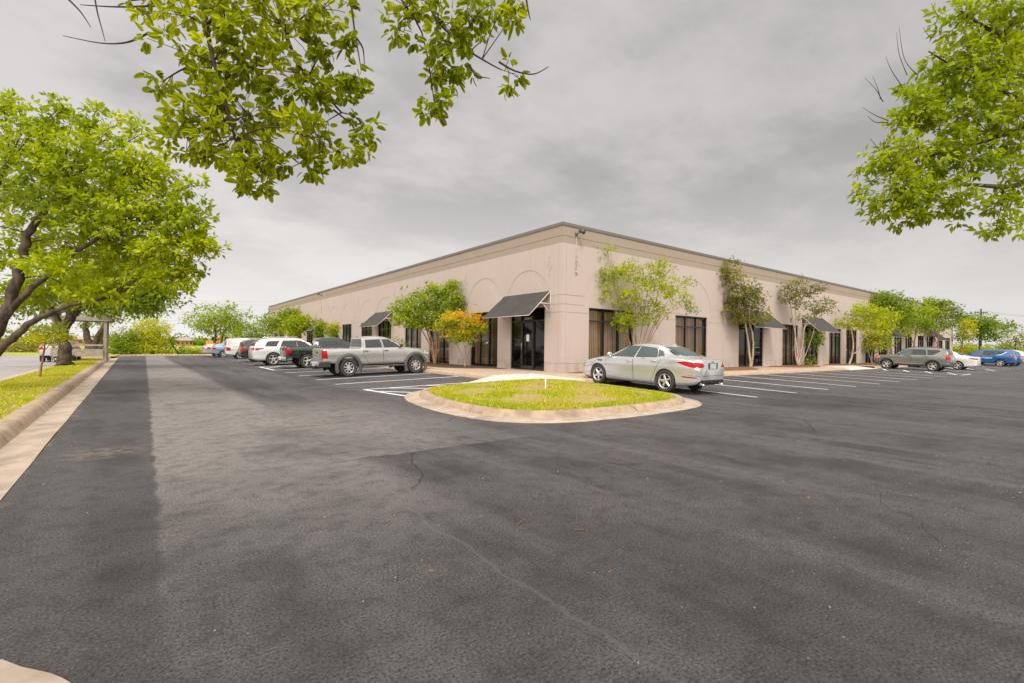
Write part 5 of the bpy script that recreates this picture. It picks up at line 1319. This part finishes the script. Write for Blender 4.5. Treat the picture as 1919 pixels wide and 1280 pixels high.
tree('low drooping branchy shrub right of the big corner shrubs', b, [([b, at(320, 640, d), at(330, 625, d)], .08, .03)], pb(d, (318, 638, 22, 6, 14), (325, 645, 18, 10, 16), (335, 628, 10, 8, 5), (310, 655, 16, 9, 14)), leaf=(.2, .3), per=14, pal='green', spread=.42, name='shrub', cat='shrub')
for i, (cc, lab) in enumerate(((340, 'left'), (354, 'middle'), (370, 'right'))):
    b = gp(at(cc, 666, 60), .0); d = dep(b); tree('small dark green bush at the lot end, %s one of three' % lab, b, [([b, at(cc, 658, d)], .05, .02)], pb(d, (cc, 658, 6, 8, 16)), leaf=(.18, .35), per=12, pal='green', spread=.3, name='bush', cat='bush', group='small bushes along the lot end')
b = gp(at(402, 654, 68), .0); d = dep(b)
tree('spreading green tree with two bare trunks beyond the far end of the left row', b, [([b, at(403, 640, d), at(404, 622, d), at(400, 605, d)], .22, .12), ([gp(at(412, 654, d), 0), at(415, 638, d), at(420, 620, d)], .2, .1)],
     pb(d, (405, 595, 40, 22, 60), (380, 605, 28, 18, 30), (430, 598, 34, 22, 44), (405, 615, 40, 14, 40), (445, 612, 26, 18, 28), (360, 592, 14, 8, 6), (465, 585, 12, 8, 5), (385, 578, 16, 7, 8), (430, 575, 20, 7, 10)), leaf=(.30, .32), per=13, pal='bright', spread=.7, tone=(.42, .18), twigs=.15, dens=1.3)
b = gp(at(462, 655, 66), .0); d = dep(b)
tree('dark green tree behind the white cargo van', b, [([b, at(462, 630, d)], .2, .1)], pb(d, (455, 622, 26, 18, 40), (478, 620, 26, 20, 40)), leaf=(.30, .32), per=13, pal='green', spread=.7, tone=(.35, .18))
# trees in the beds along the west face
def on_w(pxc, x=12.9): return (x, onx(pxc, x), .34)
b = on_w(815); d = dep(b)
tree('round green tree with several tan stems beside the front of the silver pickup', b, [([b, at(812, 660, d), at(808, 630, d), at(790, 590, d)], .07, .03), ([b, at(806, 650, d), at(792, 620, d), at(770, 590, d)], .05, .02), ([b, at(818, 650, d), at(822, 610, d), at(835, 565, d)], .06, .025), ([b, at(810, 655, d), at(800, 615, d), at(800, 570, d)], .06, .02), ([b, at(820, 660, d), at(826, 625, d), at(850, 580, d)], .05, .02)],
     pb(d, (800, 562, 44, 26, 62), (768, 575, 32, 22, 40), (748, 582, 16, 12, 12), (838, 562, 34, 26, 40), (855, 560, 18, 24, 18), (846, 532, 14, 13, 12), (790, 595, 44, 16, 40), (832, 590, 32, 18, 26), (760, 602, 22, 12, 16), (800, 608, 32, 8, 14), (822, 545, 20, 12, 12)),
     leaf=(.13, .36), per=15, pal='green', bark='bark_tan', spread=.27, tone=(.68, .16), twigs=.2, dens=1.9)
b = (13.1, onx(872, 13.1), .34); d = dep(b)
tree('small rounded tree with orange and yellow leaves beside the corner entrance', b, [([b, at(868, 672, d), at(858, 650, d), at(850, 625, d)], .035, .015), ([b, at(876, 668, d), at(884, 650, d), at(888, 625, d)], .035, .015), ([b, at(873, 665, d), at(868, 640, d)], .03, .012)],
     pb(d, (862, 598, 34, 18, 60), (838, 602, 18, 14, 22), (888, 606, 22, 18, 34), (860, 618, 36, 15, 44), (870, 634, 28, 12, 24), (848, 630, 18, 12, 12), (902, 618, 12, 10, 9)),
     leaf=(.11, .34), per=14, pal='orange', bark='bark_pale', spread=.21, tone=(.42, .10), topbias=.36, twigs=.2, dens=1.7)
for cc, lab in ((738, 'left'), (752, 'right')):
    b = on_w(cc, 13.3); d = dep(b); tree('young leafy plant above the pickup hood, %s one' % lab, b, [([b, at(cc, 660, d), at(cc + 2, 632, d)], .012, .006)], pb(d, (cc, 640, 9, 14, 10)), leaf=(.12, .3), per=8, pal='bright', spread=.2, name='plant', cat='plant', bark='bark_tan')
for cc, yy, rx, ry, pl, lab in ((601, 617, 14, 17, 'orange', 'small orange yellow tree in front of the third west awning'), (624, 622, 10, 15, 'orange', 'small orange yellow tree right of the third west awning')):
    b = on_w(cc, 12.8); d = dep(b); tree(lab, b, [([b, at(cc, 650, d), at(cc, 625, d)], .05, .02)], pb(d, (cc, yy, rx, ry, 40), (cc + 3, yy - 8, rx * .7, ry * .5, 16)), leaf=(.17, .36), per=14, pal=pl, spread=.4, tone=(.30, .10), topbias=.22, bark='bark_tan')
for cc, bl, pl, lab in ((558, [(560, 608, 22, 17, 60), (545, 618, 18, 10, 26), (572, 600, 12, 12, 20)], 'bright', 'bright lime tree against the far west wall'), (530, [(535, 595, 30, 16, 56), (515, 605, 22, 20, 44), (548, 586, 16, 10, 18), (495, 610, 16, 16, 22)], 'green', 'dark green tree near the far end of the west wall')):
    b = on_w(cc, 12.6); d = dep(b); tree(lab, b, [([b, at(cc, 645, d), at(cc, 615, d)], .1, .04)], pb(d, *bl), leaf=(.24, .34), per=14, pal=pl, spread=.55, tone=(.55, .16), bark='bark_tan', dens=1.5)
# trees along the south face
def on_s(pxc, y=14.2): return (ony(pxc, y), y, .34)
b = on_s(1192, 14.3); d = dep(b)
tips = [(1118, 470), (1140, 490), (1165, 500), (1190, 490), (1222, 485), (1250, 492), (1276, 530), (1304, 565), (1130, 560), (1290, 590)]
tree('airy lime green tree of many upright stems behind the silver sedan', b, [([b + rng.normal(0, .05, 3) * (1, 1, 0), at(1192 + (tx_ - 1192) * .16, 655, d), at(1192 + (tx_ - 1192) * .5, 590, d), at(tx_, ty_, d)], .03, .006) for tx_, ty_ in tips] + [([b, at(1193, 660, d), at(1190, 625, d)], .07, .04)],
     pb(d, (1150, 512, 26, 20, 18), (1128, 525, 14, 20, 9), (1185, 508, 28, 22, 20), (1232, 500, 26, 16, 18), (1215, 530, 34, 22, 26), (1170, 550, 34, 24, 24), (1245, 535, 24, 20, 14), (1200, 570, 40, 20, 24), (1162, 598, 22, 14, 13), (1262, 545, 26, 16, 14), (1282, 565, 18, 14, 8), (1230, 580, 30, 16, 13), (1295, 578, 10, 7, 4), (1190, 600, 34, 14, 14), (1168, 612, 8, 12, 5), (1130, 555, 10, 12, 3), (1290, 525, 12, 7, 3), (1120, 480, 12, 14, 3), (1140, 470, 14, 10, 3), (1210, 600, 24, 8, 7)),
     leaf=(.12, .27), per=13, pal='bright', bark='bark_tan', spread=.20, tone=(.52, .15), droop=-.1, twigs=.3, dens=2.1)
b = on_s(1407); d = dep(b)
tree('tall slender tree with two pale stems and olive leaves at the first south awning', b, [([b, at(1404, 660, d), at(1400, 625, d), at(1392, 590, d), at(1380, 540, d)], .075, .03), ([b, at(1411, 660, d), at(1410, 625, d), at(1404, 600, d), at(1405, 560, d)], .07, .03)],
     pb(d, (1370, 508, 20, 14, 18), (1362, 515, 12, 14, 8), (1380, 530, 24, 16, 26), (1395, 555, 34, 20, 46), (1372, 565, 22, 20, 24), (1415, 545, 16, 14, 12), (1412, 578, 26, 18, 26), (1380, 590, 24, 16, 22), (1425, 595, 18, 10, 10), (1400, 600, 26, 12, 16), (1372, 490, 8, 7, 4)),
     leaf=(.13, .33), per=14, pal='olive', bark='bark_pale', spread=.26, tone=(.48, .2), dens=1.7)
b = on_s(1495); d = dep(b)
tree('open tree with four pale twisting stems and sparse olive leaves', b, [([b, at(1493, 650, d), at(1488, 610, d), at(1482, 575, d), at(1478, 540, d)], .06, .02), ([b, at(1490, 655, d), at(1491, 600, d), at(1490, 545, d)], .05, .02), ([b, at(1503, 650, d), at(1508, 610, d), at(1520, 590, d), at(1535, 565, d)], .07, .02), ([b, at(1505, 675, d), at(1514, 655, d), at(1522, 630, d), at(1528, 605, d)], .04, .015), ([at(1491, 580, d), at(1505, 555, d), at(1535, 535, d)], .03, .01)],
     pb(d, (1478, 558, 20, 14, 20), (1488, 540, 20, 12, 22), (1498, 525, 12, 8, 8), (1515, 548, 20, 10, 16), (1535, 536, 14, 8, 9), (1535, 572, 22, 12, 18), (1550, 562, 10, 6, 4), (1515, 592, 22, 8, 11), (1540, 585, 14, 8, 7), (1500, 570, 18, 10, 9)),
     leaf=(.14, .3), per=12, pal='olive', bark='bark_pale', spread=.30, tone=(.40, .2), dens=1.5)
b = on_s(1524, 14.5); d = dep(b)
tree('small round green bush tree under the open tree with pale stems', b, [([b, at(1524, 668, d), at(1525, 645, d)], .03, .015)], pb(d, (1526, 635, 19, 16, 50), (1520, 678, 7, 7, 8)), leaf=(.14, .35), per=12, pal='green', spread=.28, tone=(.45, .15), name='shrub', cat='shrub')
b = on_s(1591, 14.0); d = dep(b)
tree('lime green tree with two bare curving pale stems', b, [([b, at(1597, 665, d), at(1599, 645, d), at(1596, 620, d), at(1590, 612, d)], .075, .03), ([at(1597, 664, d), at(1606, 660, d), at(1612, 645, d), at(1618, 632, d), at(1630, 625, d), at(1632, 612, d)], .055, .025)],
     pb(d, (1618, 578, 18, 14, 18), (1600, 590, 18, 10, 14), (1645, 590, 26, 14, 34), (1665, 592, 16, 12, 16), (1588, 603, 18, 9, 12), (1640, 606, 34, 10, 30), (1612, 608, 24, 8, 16)), leaf=(.17, .32), per=14, pal='bright', bark='bark_pale', spread=.36, tone=(.62, .16), dens=1.5)
b = on_s(1634, 14.6); d = dep(b)
tree('small tree with yellow and orange leaves in front of the grey suv', b, [([b, at(1634, 665, d), at(1638, 640, d)], .05, .02), ([b, at(1628, 660, d), at(1625, 640, d)], .04, .02)], pb(d, (1648, 628, 22, 16, 40), (1635, 645, 24, 14, 34), (1660, 640, 12, 14, 14), (1625, 630, 16, 14, 14)), leaf=(.17, .34), per=13, pal='orange', bark='bark_pale', spread=.38, tone=(.28, .15), topbias=.2, dens=1.4)
row = [(1668, 14.2, [(1655, 562, 28, 18, 50), (1680, 575, 32, 20, 54), (1640, 572, 18, 14, 18), (1690, 598, 28, 16, 30), (1660, 610, 26, 12, 22)], 'green', 'broad dark green tree above the grey suv', .5),
       (1712, 14.2, [(1715, 590, 30, 22, 54), (1735, 580, 22, 18, 30), (1700, 615, 22, 12, 22), (1730, 610, 24, 14, 24)], 'green', 'green tree above the rear of the grey suv', .6),
       (1756, 14.2, [(1755, 575, 20, 18, 40), (1775, 580, 20, 18, 34), (1745, 565, 14, 10, 12), (1765, 605, 26, 16, 34), (1795, 590, 10, 12, 10)], 'green', 'dark green tree above the white sedan', .42),
       (1802, 14.4, [(1808, 615, 14, 18, 40), (1800, 630, 12, 10, 16)], 'gold', 'yellowish tree at the far corner of the building', .4)]
for cc, yy, bl, pl, lab, tn in row:
    b = on_s(cc, yy); d = dep(b)
    tree(lab, b, [([b, at(cc, 660, d), at(cc + 3, 630, d), at(cc + 8, 605, d)], .10, .04), ([b, at(cc + 4, 660, d), at(cc - 8, 620, d)], .08, .03)], pb(d, *bl), leaf=(.21, .33), per=14, pal=pl, bark='bark_tan', spread=.46, tone=(tn + .04, .17), dens=1.7)
b = gp(at(1836, 672, 74), .1); d = dep(b)
tree('spreading tree beyond the building in front of the utility pole', b, [([b, at(1835, 640, d), at(1838, 615, d)], .14, .06)], pb(d, (1835, 605, 30, 14, 50), (1815, 600, 18, 12, 20), (1855, 608, 24, 14, 30), (1885, 610, 22, 7, 16), (1865, 625, 20, 10, 20), (1840, 625, 26, 10, 24)), leaf=(.32, .32), per=13, pal='green', spread=.7, tone=(.5, .2), dens=1.6)
b = gp(at(1830, 676, 80), .1); d = dep(b)
tree('low lime green hedge shrub beyond the white sedan', b, [([b, at(1830, 660, d)], .1, .05)], pb(d, (1805, 655, 18, 12, 36), (1830, 657, 20, 10, 36), (1850, 658, 14, 8, 18), (1790, 660, 14, 10, 20)), leaf=(.3, .32), per=12, pal='bright', spread=.7, tone=(.68, .14), name='shrub', cat='shrub')
b = gp(at(1905, 672, 120), .0); d = dep(b)
tree('hazy brown green tree at the right edge behind the blue cars', b, [([b, at(1903, 650, d), at(1905, 630, d)], .2, .1)], pb(d, (1905, 640, 18, 12, 40), (1885, 648, 14, 8, 20), (1912, 628, 10, 8, 12)), leaf=(.45, .3), per=11, pal='olive', spread=.95, tone=(.55, .2))

# --- rough vegetation that reads as masses
def mass(name, label, spots, leaf, per, spread, pal, tone):
    C = []; T = []
    for cc, rr, dd, rx, rz, n in spots:
        c = at(cc, rr, dd); r = np.array((rx, rx, rz)) * dd / FOC; P = c + rnd_dirs(n) * (rng.random(n) ** .4)[:, None] * r; P[:, 2] = np.maximum(P[:, 2], .05); C.append(P); T.append(np.clip(rng.normal(tone, .2, n), 0, 1))
    o = leaves(name, np.concatenate(C), per, leaf, .32, spread, pal, None, np.concatenate(T)); tag(o, label, 'scrub', kind='stuff')
mass('scrub', 'rough brush along the far side of the street', [(x, 656 + 4 * math.sin(x * .3), 62 + 3 * math.sin(x), 14, 9 + 4 * math.sin(x * .17), 30) for x in range(-60, 125, 9)] + [(x, 645, 68, 14, 12, 26) for x in range(-50, 110, 17)], .3, 11, .7, 'olive', .6)
mass('far_trees', 'distant band of trees along the horizon', [(x, 643 + rng.normal(0, 2), 230 + 40 * math.sin(x), 22, 7 + 4 * abs(math.sin(x * .13)), 22) for x in range(-80, 520, 14)] + [(x, 660, 260, 30, 8 + 3 * abs(math.sin(x * .1)), 24) for x in range(1780, 2100, 18)], 1.6, 9, 3.2, 'green', .45)
mass('weeds', 'tall weeds at the end of the lot', [(x, 663, 61, 8, 4, 16) for x in range(205, 400, 8)], .22, 9, .4, 'gold', .4)

# ================================================================== SMALL THINGS
b = gp(gx_ := np.array((8.3, 9.5, 0)), isl_z(8.3, 9.5, .4) - .03)
st = MB(); st.tube([(0, 0, -.1), (0, 0, .40)], .014, 8); st.lathe([(.001, .40), (.022, .40), (.022, .44), (.001, .45)], 10, 'z')
o = st.build('marker_stake', M['notice']); o.location = b; tag(o, 'thin white marker stake standing in the island grass', 'stake')
# timber shelter
sb = np.array((-2.05, 41.06, .1)); d = dep(sb); sh = thing('shelter', 'weathered timber shelter with a sloping roof and plank rail beside the street', 'shelter', sb)
T = lambda u, v, z: (u, v, z)                       # local: u across the view, v away
w_ = 2.45
pm = MB(); pm.b2((-.075, -.075, 0), (.075, .075, 2.9)); pm.build('post', M['timber'], sh)
for p in ((-w_, 0), (0, 2.6), (-w_, 2.6)):
    q = MB(); q.b2((p[0] - .07, p[1] - .07, 0), (p[0] + .07, p[1] + .07, 2.95 + (.7 if p[0] < -1 else 0))); q.build('post', M['timber'], sh)
for y0, y1 in ((-.16, -.06), (2.56, 2.7)): bm_ = MB(); bm_.b2((-w_ - .4, y0, 2.66), (.35, y1, 2.92)); bm_.build('beam', M['timber'], sh)
bm_ = MB(); bm_.tube([(-.55, 0, 2.65), (-.05, 0, 2.2)], .05, 4); bm_.build('brace', M['timber'], sh)
rf_ = MB(); vs = [(.75, -.5, 2.93), (.75, 3.1, 2.93), (-w_ * .55, 3.1, 3.75), (-w_ * .55, -.5, 3.75), (-w_ - .6, 3.1, 3.0), (-w_ - .6, -.5, 3.0)]
rf_.add(vs + [(x, y, z - .09) for x, y, z in vs], [(0, 1, 2, 3), (3, 2, 4, 5), (6, 9, 8, 7), (9, 11, 10, 8), (0, 3, 9, 6), (3, 5, 11, 9), (1, 7, 8, 2), (2, 8, 10, 4), (0, 6, 7, 1), (4, 10, 11, 5)]); rf_.build('roof', M['timber'], sh)
for z0, z1 in ((.98, 1.1), (.32, .80)):
    q = MB(); q.b2((-w_ - .1, -.2, z0), (-.08, -.12, z1)); q.build('rail', M['timber'], sh)
q = MB(); q.b2((-1.95, -.26, .22), (-1.65, -.2, 1.0)); q.build('panel', M['timber'], sh)
bn = thing('waste_bin', 'teal round bin under the timber shelter rail', 'bin', tuple(sb + (-1.72, -.35, 0)))
q = MB(); q.lathe([(.001, 0), (.26, 0), (.30, .34), (.31, .36), (.28, .37), (.001, .37)], 20, 'z'); q.build('drum', M['teal'], bn); q = MB(); q.lathe([(.29, .375), (.29, .40), (.001, .44)], 20, 'z'); q.build('lid', M['teal'], bn)
# utility pole and wires on the right
p0 = gp(at(1838, 680, 96), 0.); d = dep(p0); po = thing('utility_pole', 'wooden utility pole with one crossarm above the distant trees', 'utility pole', p0); top = at(1838, 578, d)[2]
q = MB(); q.tube([(0, 0, 0), (0, 0, top)], [.19, .13], 10); q.build('pole', M['twig'], po)
a = CAM @ np.array([1, 0, 0]); a = _n(a * (1, 1, 0)); q = MB(); zc = at(1838, 585, d)[2]; q.tube([-a * 1.3 + (0, 0, zc), a * 1.3 + (0, 0, zc)], .10, 4); q.tube([-a * .7 + (0, 0, zc), (0, 0, zc - .7)], .03, 4); q.tube([a * .7 + (0, 0, zc), (0, 0, zc - .7)], .03, 4); q.build('crossarm', M['twig'], po)
for s in (-1.15, -.6, .6, 1.15):
    q = MB(); q.lathe([(.03, 0), (.07, .06), (.04, .12), (.07, .18), (.001, .24)], 8, 'z', c=tuple(a * s + (0, 0, zc + .08))); q.build('insulator', M['greymetal'], po)
wr_ = MB(); 
for s in (-1.15, 1.15):
    A = np.array(p0) + a * s + (0, 0, zc + .3); B = at(2300, 585, 60) + a * s
    wr_.tube([A + (B - A) * t - (0, 0, 2.2 * 4 * t * (1 - t) * .5) for t in np.linspace(0, 1, 14)], .016, 4)
tag(wr_.build('power_line', M['twig']), 'sagging wires running right from the utility pole', 'power line')
wl = MB()
for yy in (560, 566, 575, 600):
    A, B = at(230, yy - 5, 150), at(560, yy + 4, 170); wl.tube([A + (B - A) * t - (0, 0, .6 * 4 * t * (1 - t)) for t in np.linspace(0, 1, 10)], .022, 4)
tag(wl.build('power_line', mat('far_wire', (.25, .25, .25), .8)), 'faint bundle of wires crossing the sky between the left trees and the building', 'power line')
# far buildings and machines over the field
def far_house(cc, wd, row_top, dd, label, wall, roof):
    c = gp(at(cc, 655, dd), -.1); hgt = at(cc, row_top, dd)[2]; w = wd * dd / FOC; t = thing('house', label, 'building', c)
    q = MB(); q.b2((-w / 2, 0, 0), (w / 2, 12, hgt * .62)); q.build('wall', wall, t)
    q = MB(); z = hgt * .62; q.add([(-w / 2 - .5, -.6, z), (w / 2 + .5, -.6, z), (w / 2 + .5, 12.6, z), (-w / 2 - .5, 12.6, z), (-w / 2 + 1, 6, hgt), (w / 2 - 1, 6, hgt)], [(0, 1, 5, 4), (1, 2, 5), (2, 3, 4, 5), (3, 0, 4), (3, 2, 1, 0)]); q.build('roof', roof, t)
    for i in range(4):
        q = MB(); x = -w / 2 + w * (i + .5) / 4; q.b2((x - w * .05, -.06, hgt * .18), (x + w * .05, .02, hgt * .45)); q.build('window', M['cglass'], t)
far_house(143, 44, 628, 190, 'distant orange brick building seen through the timber shelter', M['brick'], M['concrete'])
far_house(346, 26, 630, 185, 'distant red brick house beside the corner shrubs', M['brick'], M['timber'])
om = paint('orange_paint', (.70, .26, .02), 0, .5, 0)
for cc, lab in ((395, 'orange digger standing beyond the field, left one'), (419, 'orange digger standing beyond the field, right one by the tree trunks')):
    c = gp(at(cc, 652, 110), -.05); t = thing('excavator', lab, 'digger', c); q = MB(); q.b2((-.9, -1.0, .9), (1.1, 1.0, 2.0)); q.build('body', om, t); q = MB(); q.b2((.1, -.9, 2.0), (1.0, .2, 2.9)); q.build('cab', M['cglass'], t)
    for y in (-1.0, .7): q = MB(); q.b2((-1.5, y - .1, 0), (1.5, y + .4, .85)); q.build('track', M['blackpl'], t)
    q = MB(); q.tube([(.9, .5, 1.9), (2.2, .5, 3.4), (3.3, .5, 2.4), (3.4, .5, 1.1)], [.22, .2, .16, .12], 6); q.build('arm', om, t); q = MB(); q.b2((3.1, .1, .6), (3.8, .9, 1.2)); q.build('bucket', M['blackpl'], t)
# ================================================================== SKY, SUN, CAMERA
SUN_EL, SUN_AZ = R(52), None
to_sun = _n((-.38, -.52, .0)); to_sun = np.array((to_sun[0] * math.cos(SUN_EL), to_sun[1] * math.cos(SUN_EL), math.sin(SUN_EL)))
_uR_w = _n((CAM @ np.array([1., 0, 0])) * (1, 1, 0))
w = bpy.data.worlds.new('World'); scene.world = w; w.use_nodes = True
n = NT(w); bg = n.N['Background']
sky = n.N.new('ShaderNodeTexSky'); sky.sky_type = 'NISHITA'; sky.sun_disc = False; sky.sun_elevation = SUN_EL
sky.sun_rotation = math.atan2(to_sun[0], to_sun[1])
tc = n.N.new('ShaderNodeTexCoord'); D = tc.outputs['Generated']; dx, dy, dz = n.xyz(D)
zz = n.math('MAXIMUM', n.math('ADD', dz, .16), .05)
pl = n.comb(n.math('DIVIDE', dx, zz), n.math('DIVIDE', dy, zz), 3.7)
n1 = n.noise(pl, .80, 7., .55); n2 = n.noise(n.scale(pl, (1., 1.25, 1.)), 2.3, 8., .6)
cl = n.math('ADD', n.math('MULTIPLY', n1, .66), n.math('MULTIPLY', n2, .34))
hz = n.mapr(dz, .0, .38, 1., 0.)
dark, light = (2.65, 2.57, 2.56), (3.85, 3.72, 3.68)
cloud = n.mix(n.mapr(cl, .40, .60), dark, light)
cloud = n.mix(n.math('MULTIPLY', hz, .85), cloud, (5.3, 5.12, 5.0))
# the veiled sun brightens the overcast round it
sd = n.N.new('ShaderNodeVectorMath'); sd.operation = 'DOT_PRODUCT'; n.L.new(D, sd.inputs[0]); sd.inputs[1].default_value = tuple(to_sun)
gl = n.mapr(sd.outputs['Value'], .25, .95)
cloud = n.mix(gl, cloud, n.mix(1., cloud, (4.6, 4.45, 4.2), 'MULTIPLY'))
lf = n.N.new('ShaderNodeVectorMath'); lf.operation = 'DOT_PRODUCT'; n.L.new(D, lf.inputs[0]); lf.inputs[1].default_value = tuple(-_uR_w)
lk = n.mapr(lf.outputs['Value'], -.5, .6, .90, 1.06)
cloud = n.mix(1., cloud, n.comb(lk, lk, lk), 'MULTIPLY')
cover = n.mapr(n.noise(pl, .9, 5., .5), .20, .29)
n.L.new(n.mix(cover, sky.outputs[0], cloud), bg.inputs['Color'])
bg.inputs['Strength'].default_value = .10
sl = bpy.data.lights.new('sun', 'SUN'); sl.energy = 1.15; sl.angle = R(10); sl.color = (1., .95, .87)
so = link(bpy.data.objects.new('sun', sl)); so.rotation_euler = Vector(tuple(-to_sun)).to_track_quat('-Z', 'Y').to_euler(); so.location = (0, 0, 30)
cd = bpy.data.cameras.new('camera'); cam = link(bpy.data.objects.new('camera', cd)); scene.camera = cam
cd.sensor_fit = 'HORIZONTAL'; cd.sensor_width = 36.; cd.lens = FOC / 1919 * 36; cd.clip_end = 4000; cd.clip_start = .05
r_, u_, f_ = CAM @ np.array([1, 0, 0]), CAM @ np.array([0, -1, 0]), CAM @ np.array([0, 0, 1])
cam.matrix_world = Matrix([[r_[0], u_[0], -f_[0], 0], [r_[1], u_[1], -f_[1], 0], [r_[2], u_[2], -f_[2], CAMH], [0, 0, 0, 1]])
vs_ = scene.view_settings; vs_.view_transform = 'Standard'; vs_.look = 'None'; vs_.gamma = 1; vs_.exposure = .78; vs_.use_curve_mapping = False
scene.cycles.max_bounces = 8; scene.cycles.transparent_max_bounces = 12; scene.cycles.use_denoising = True
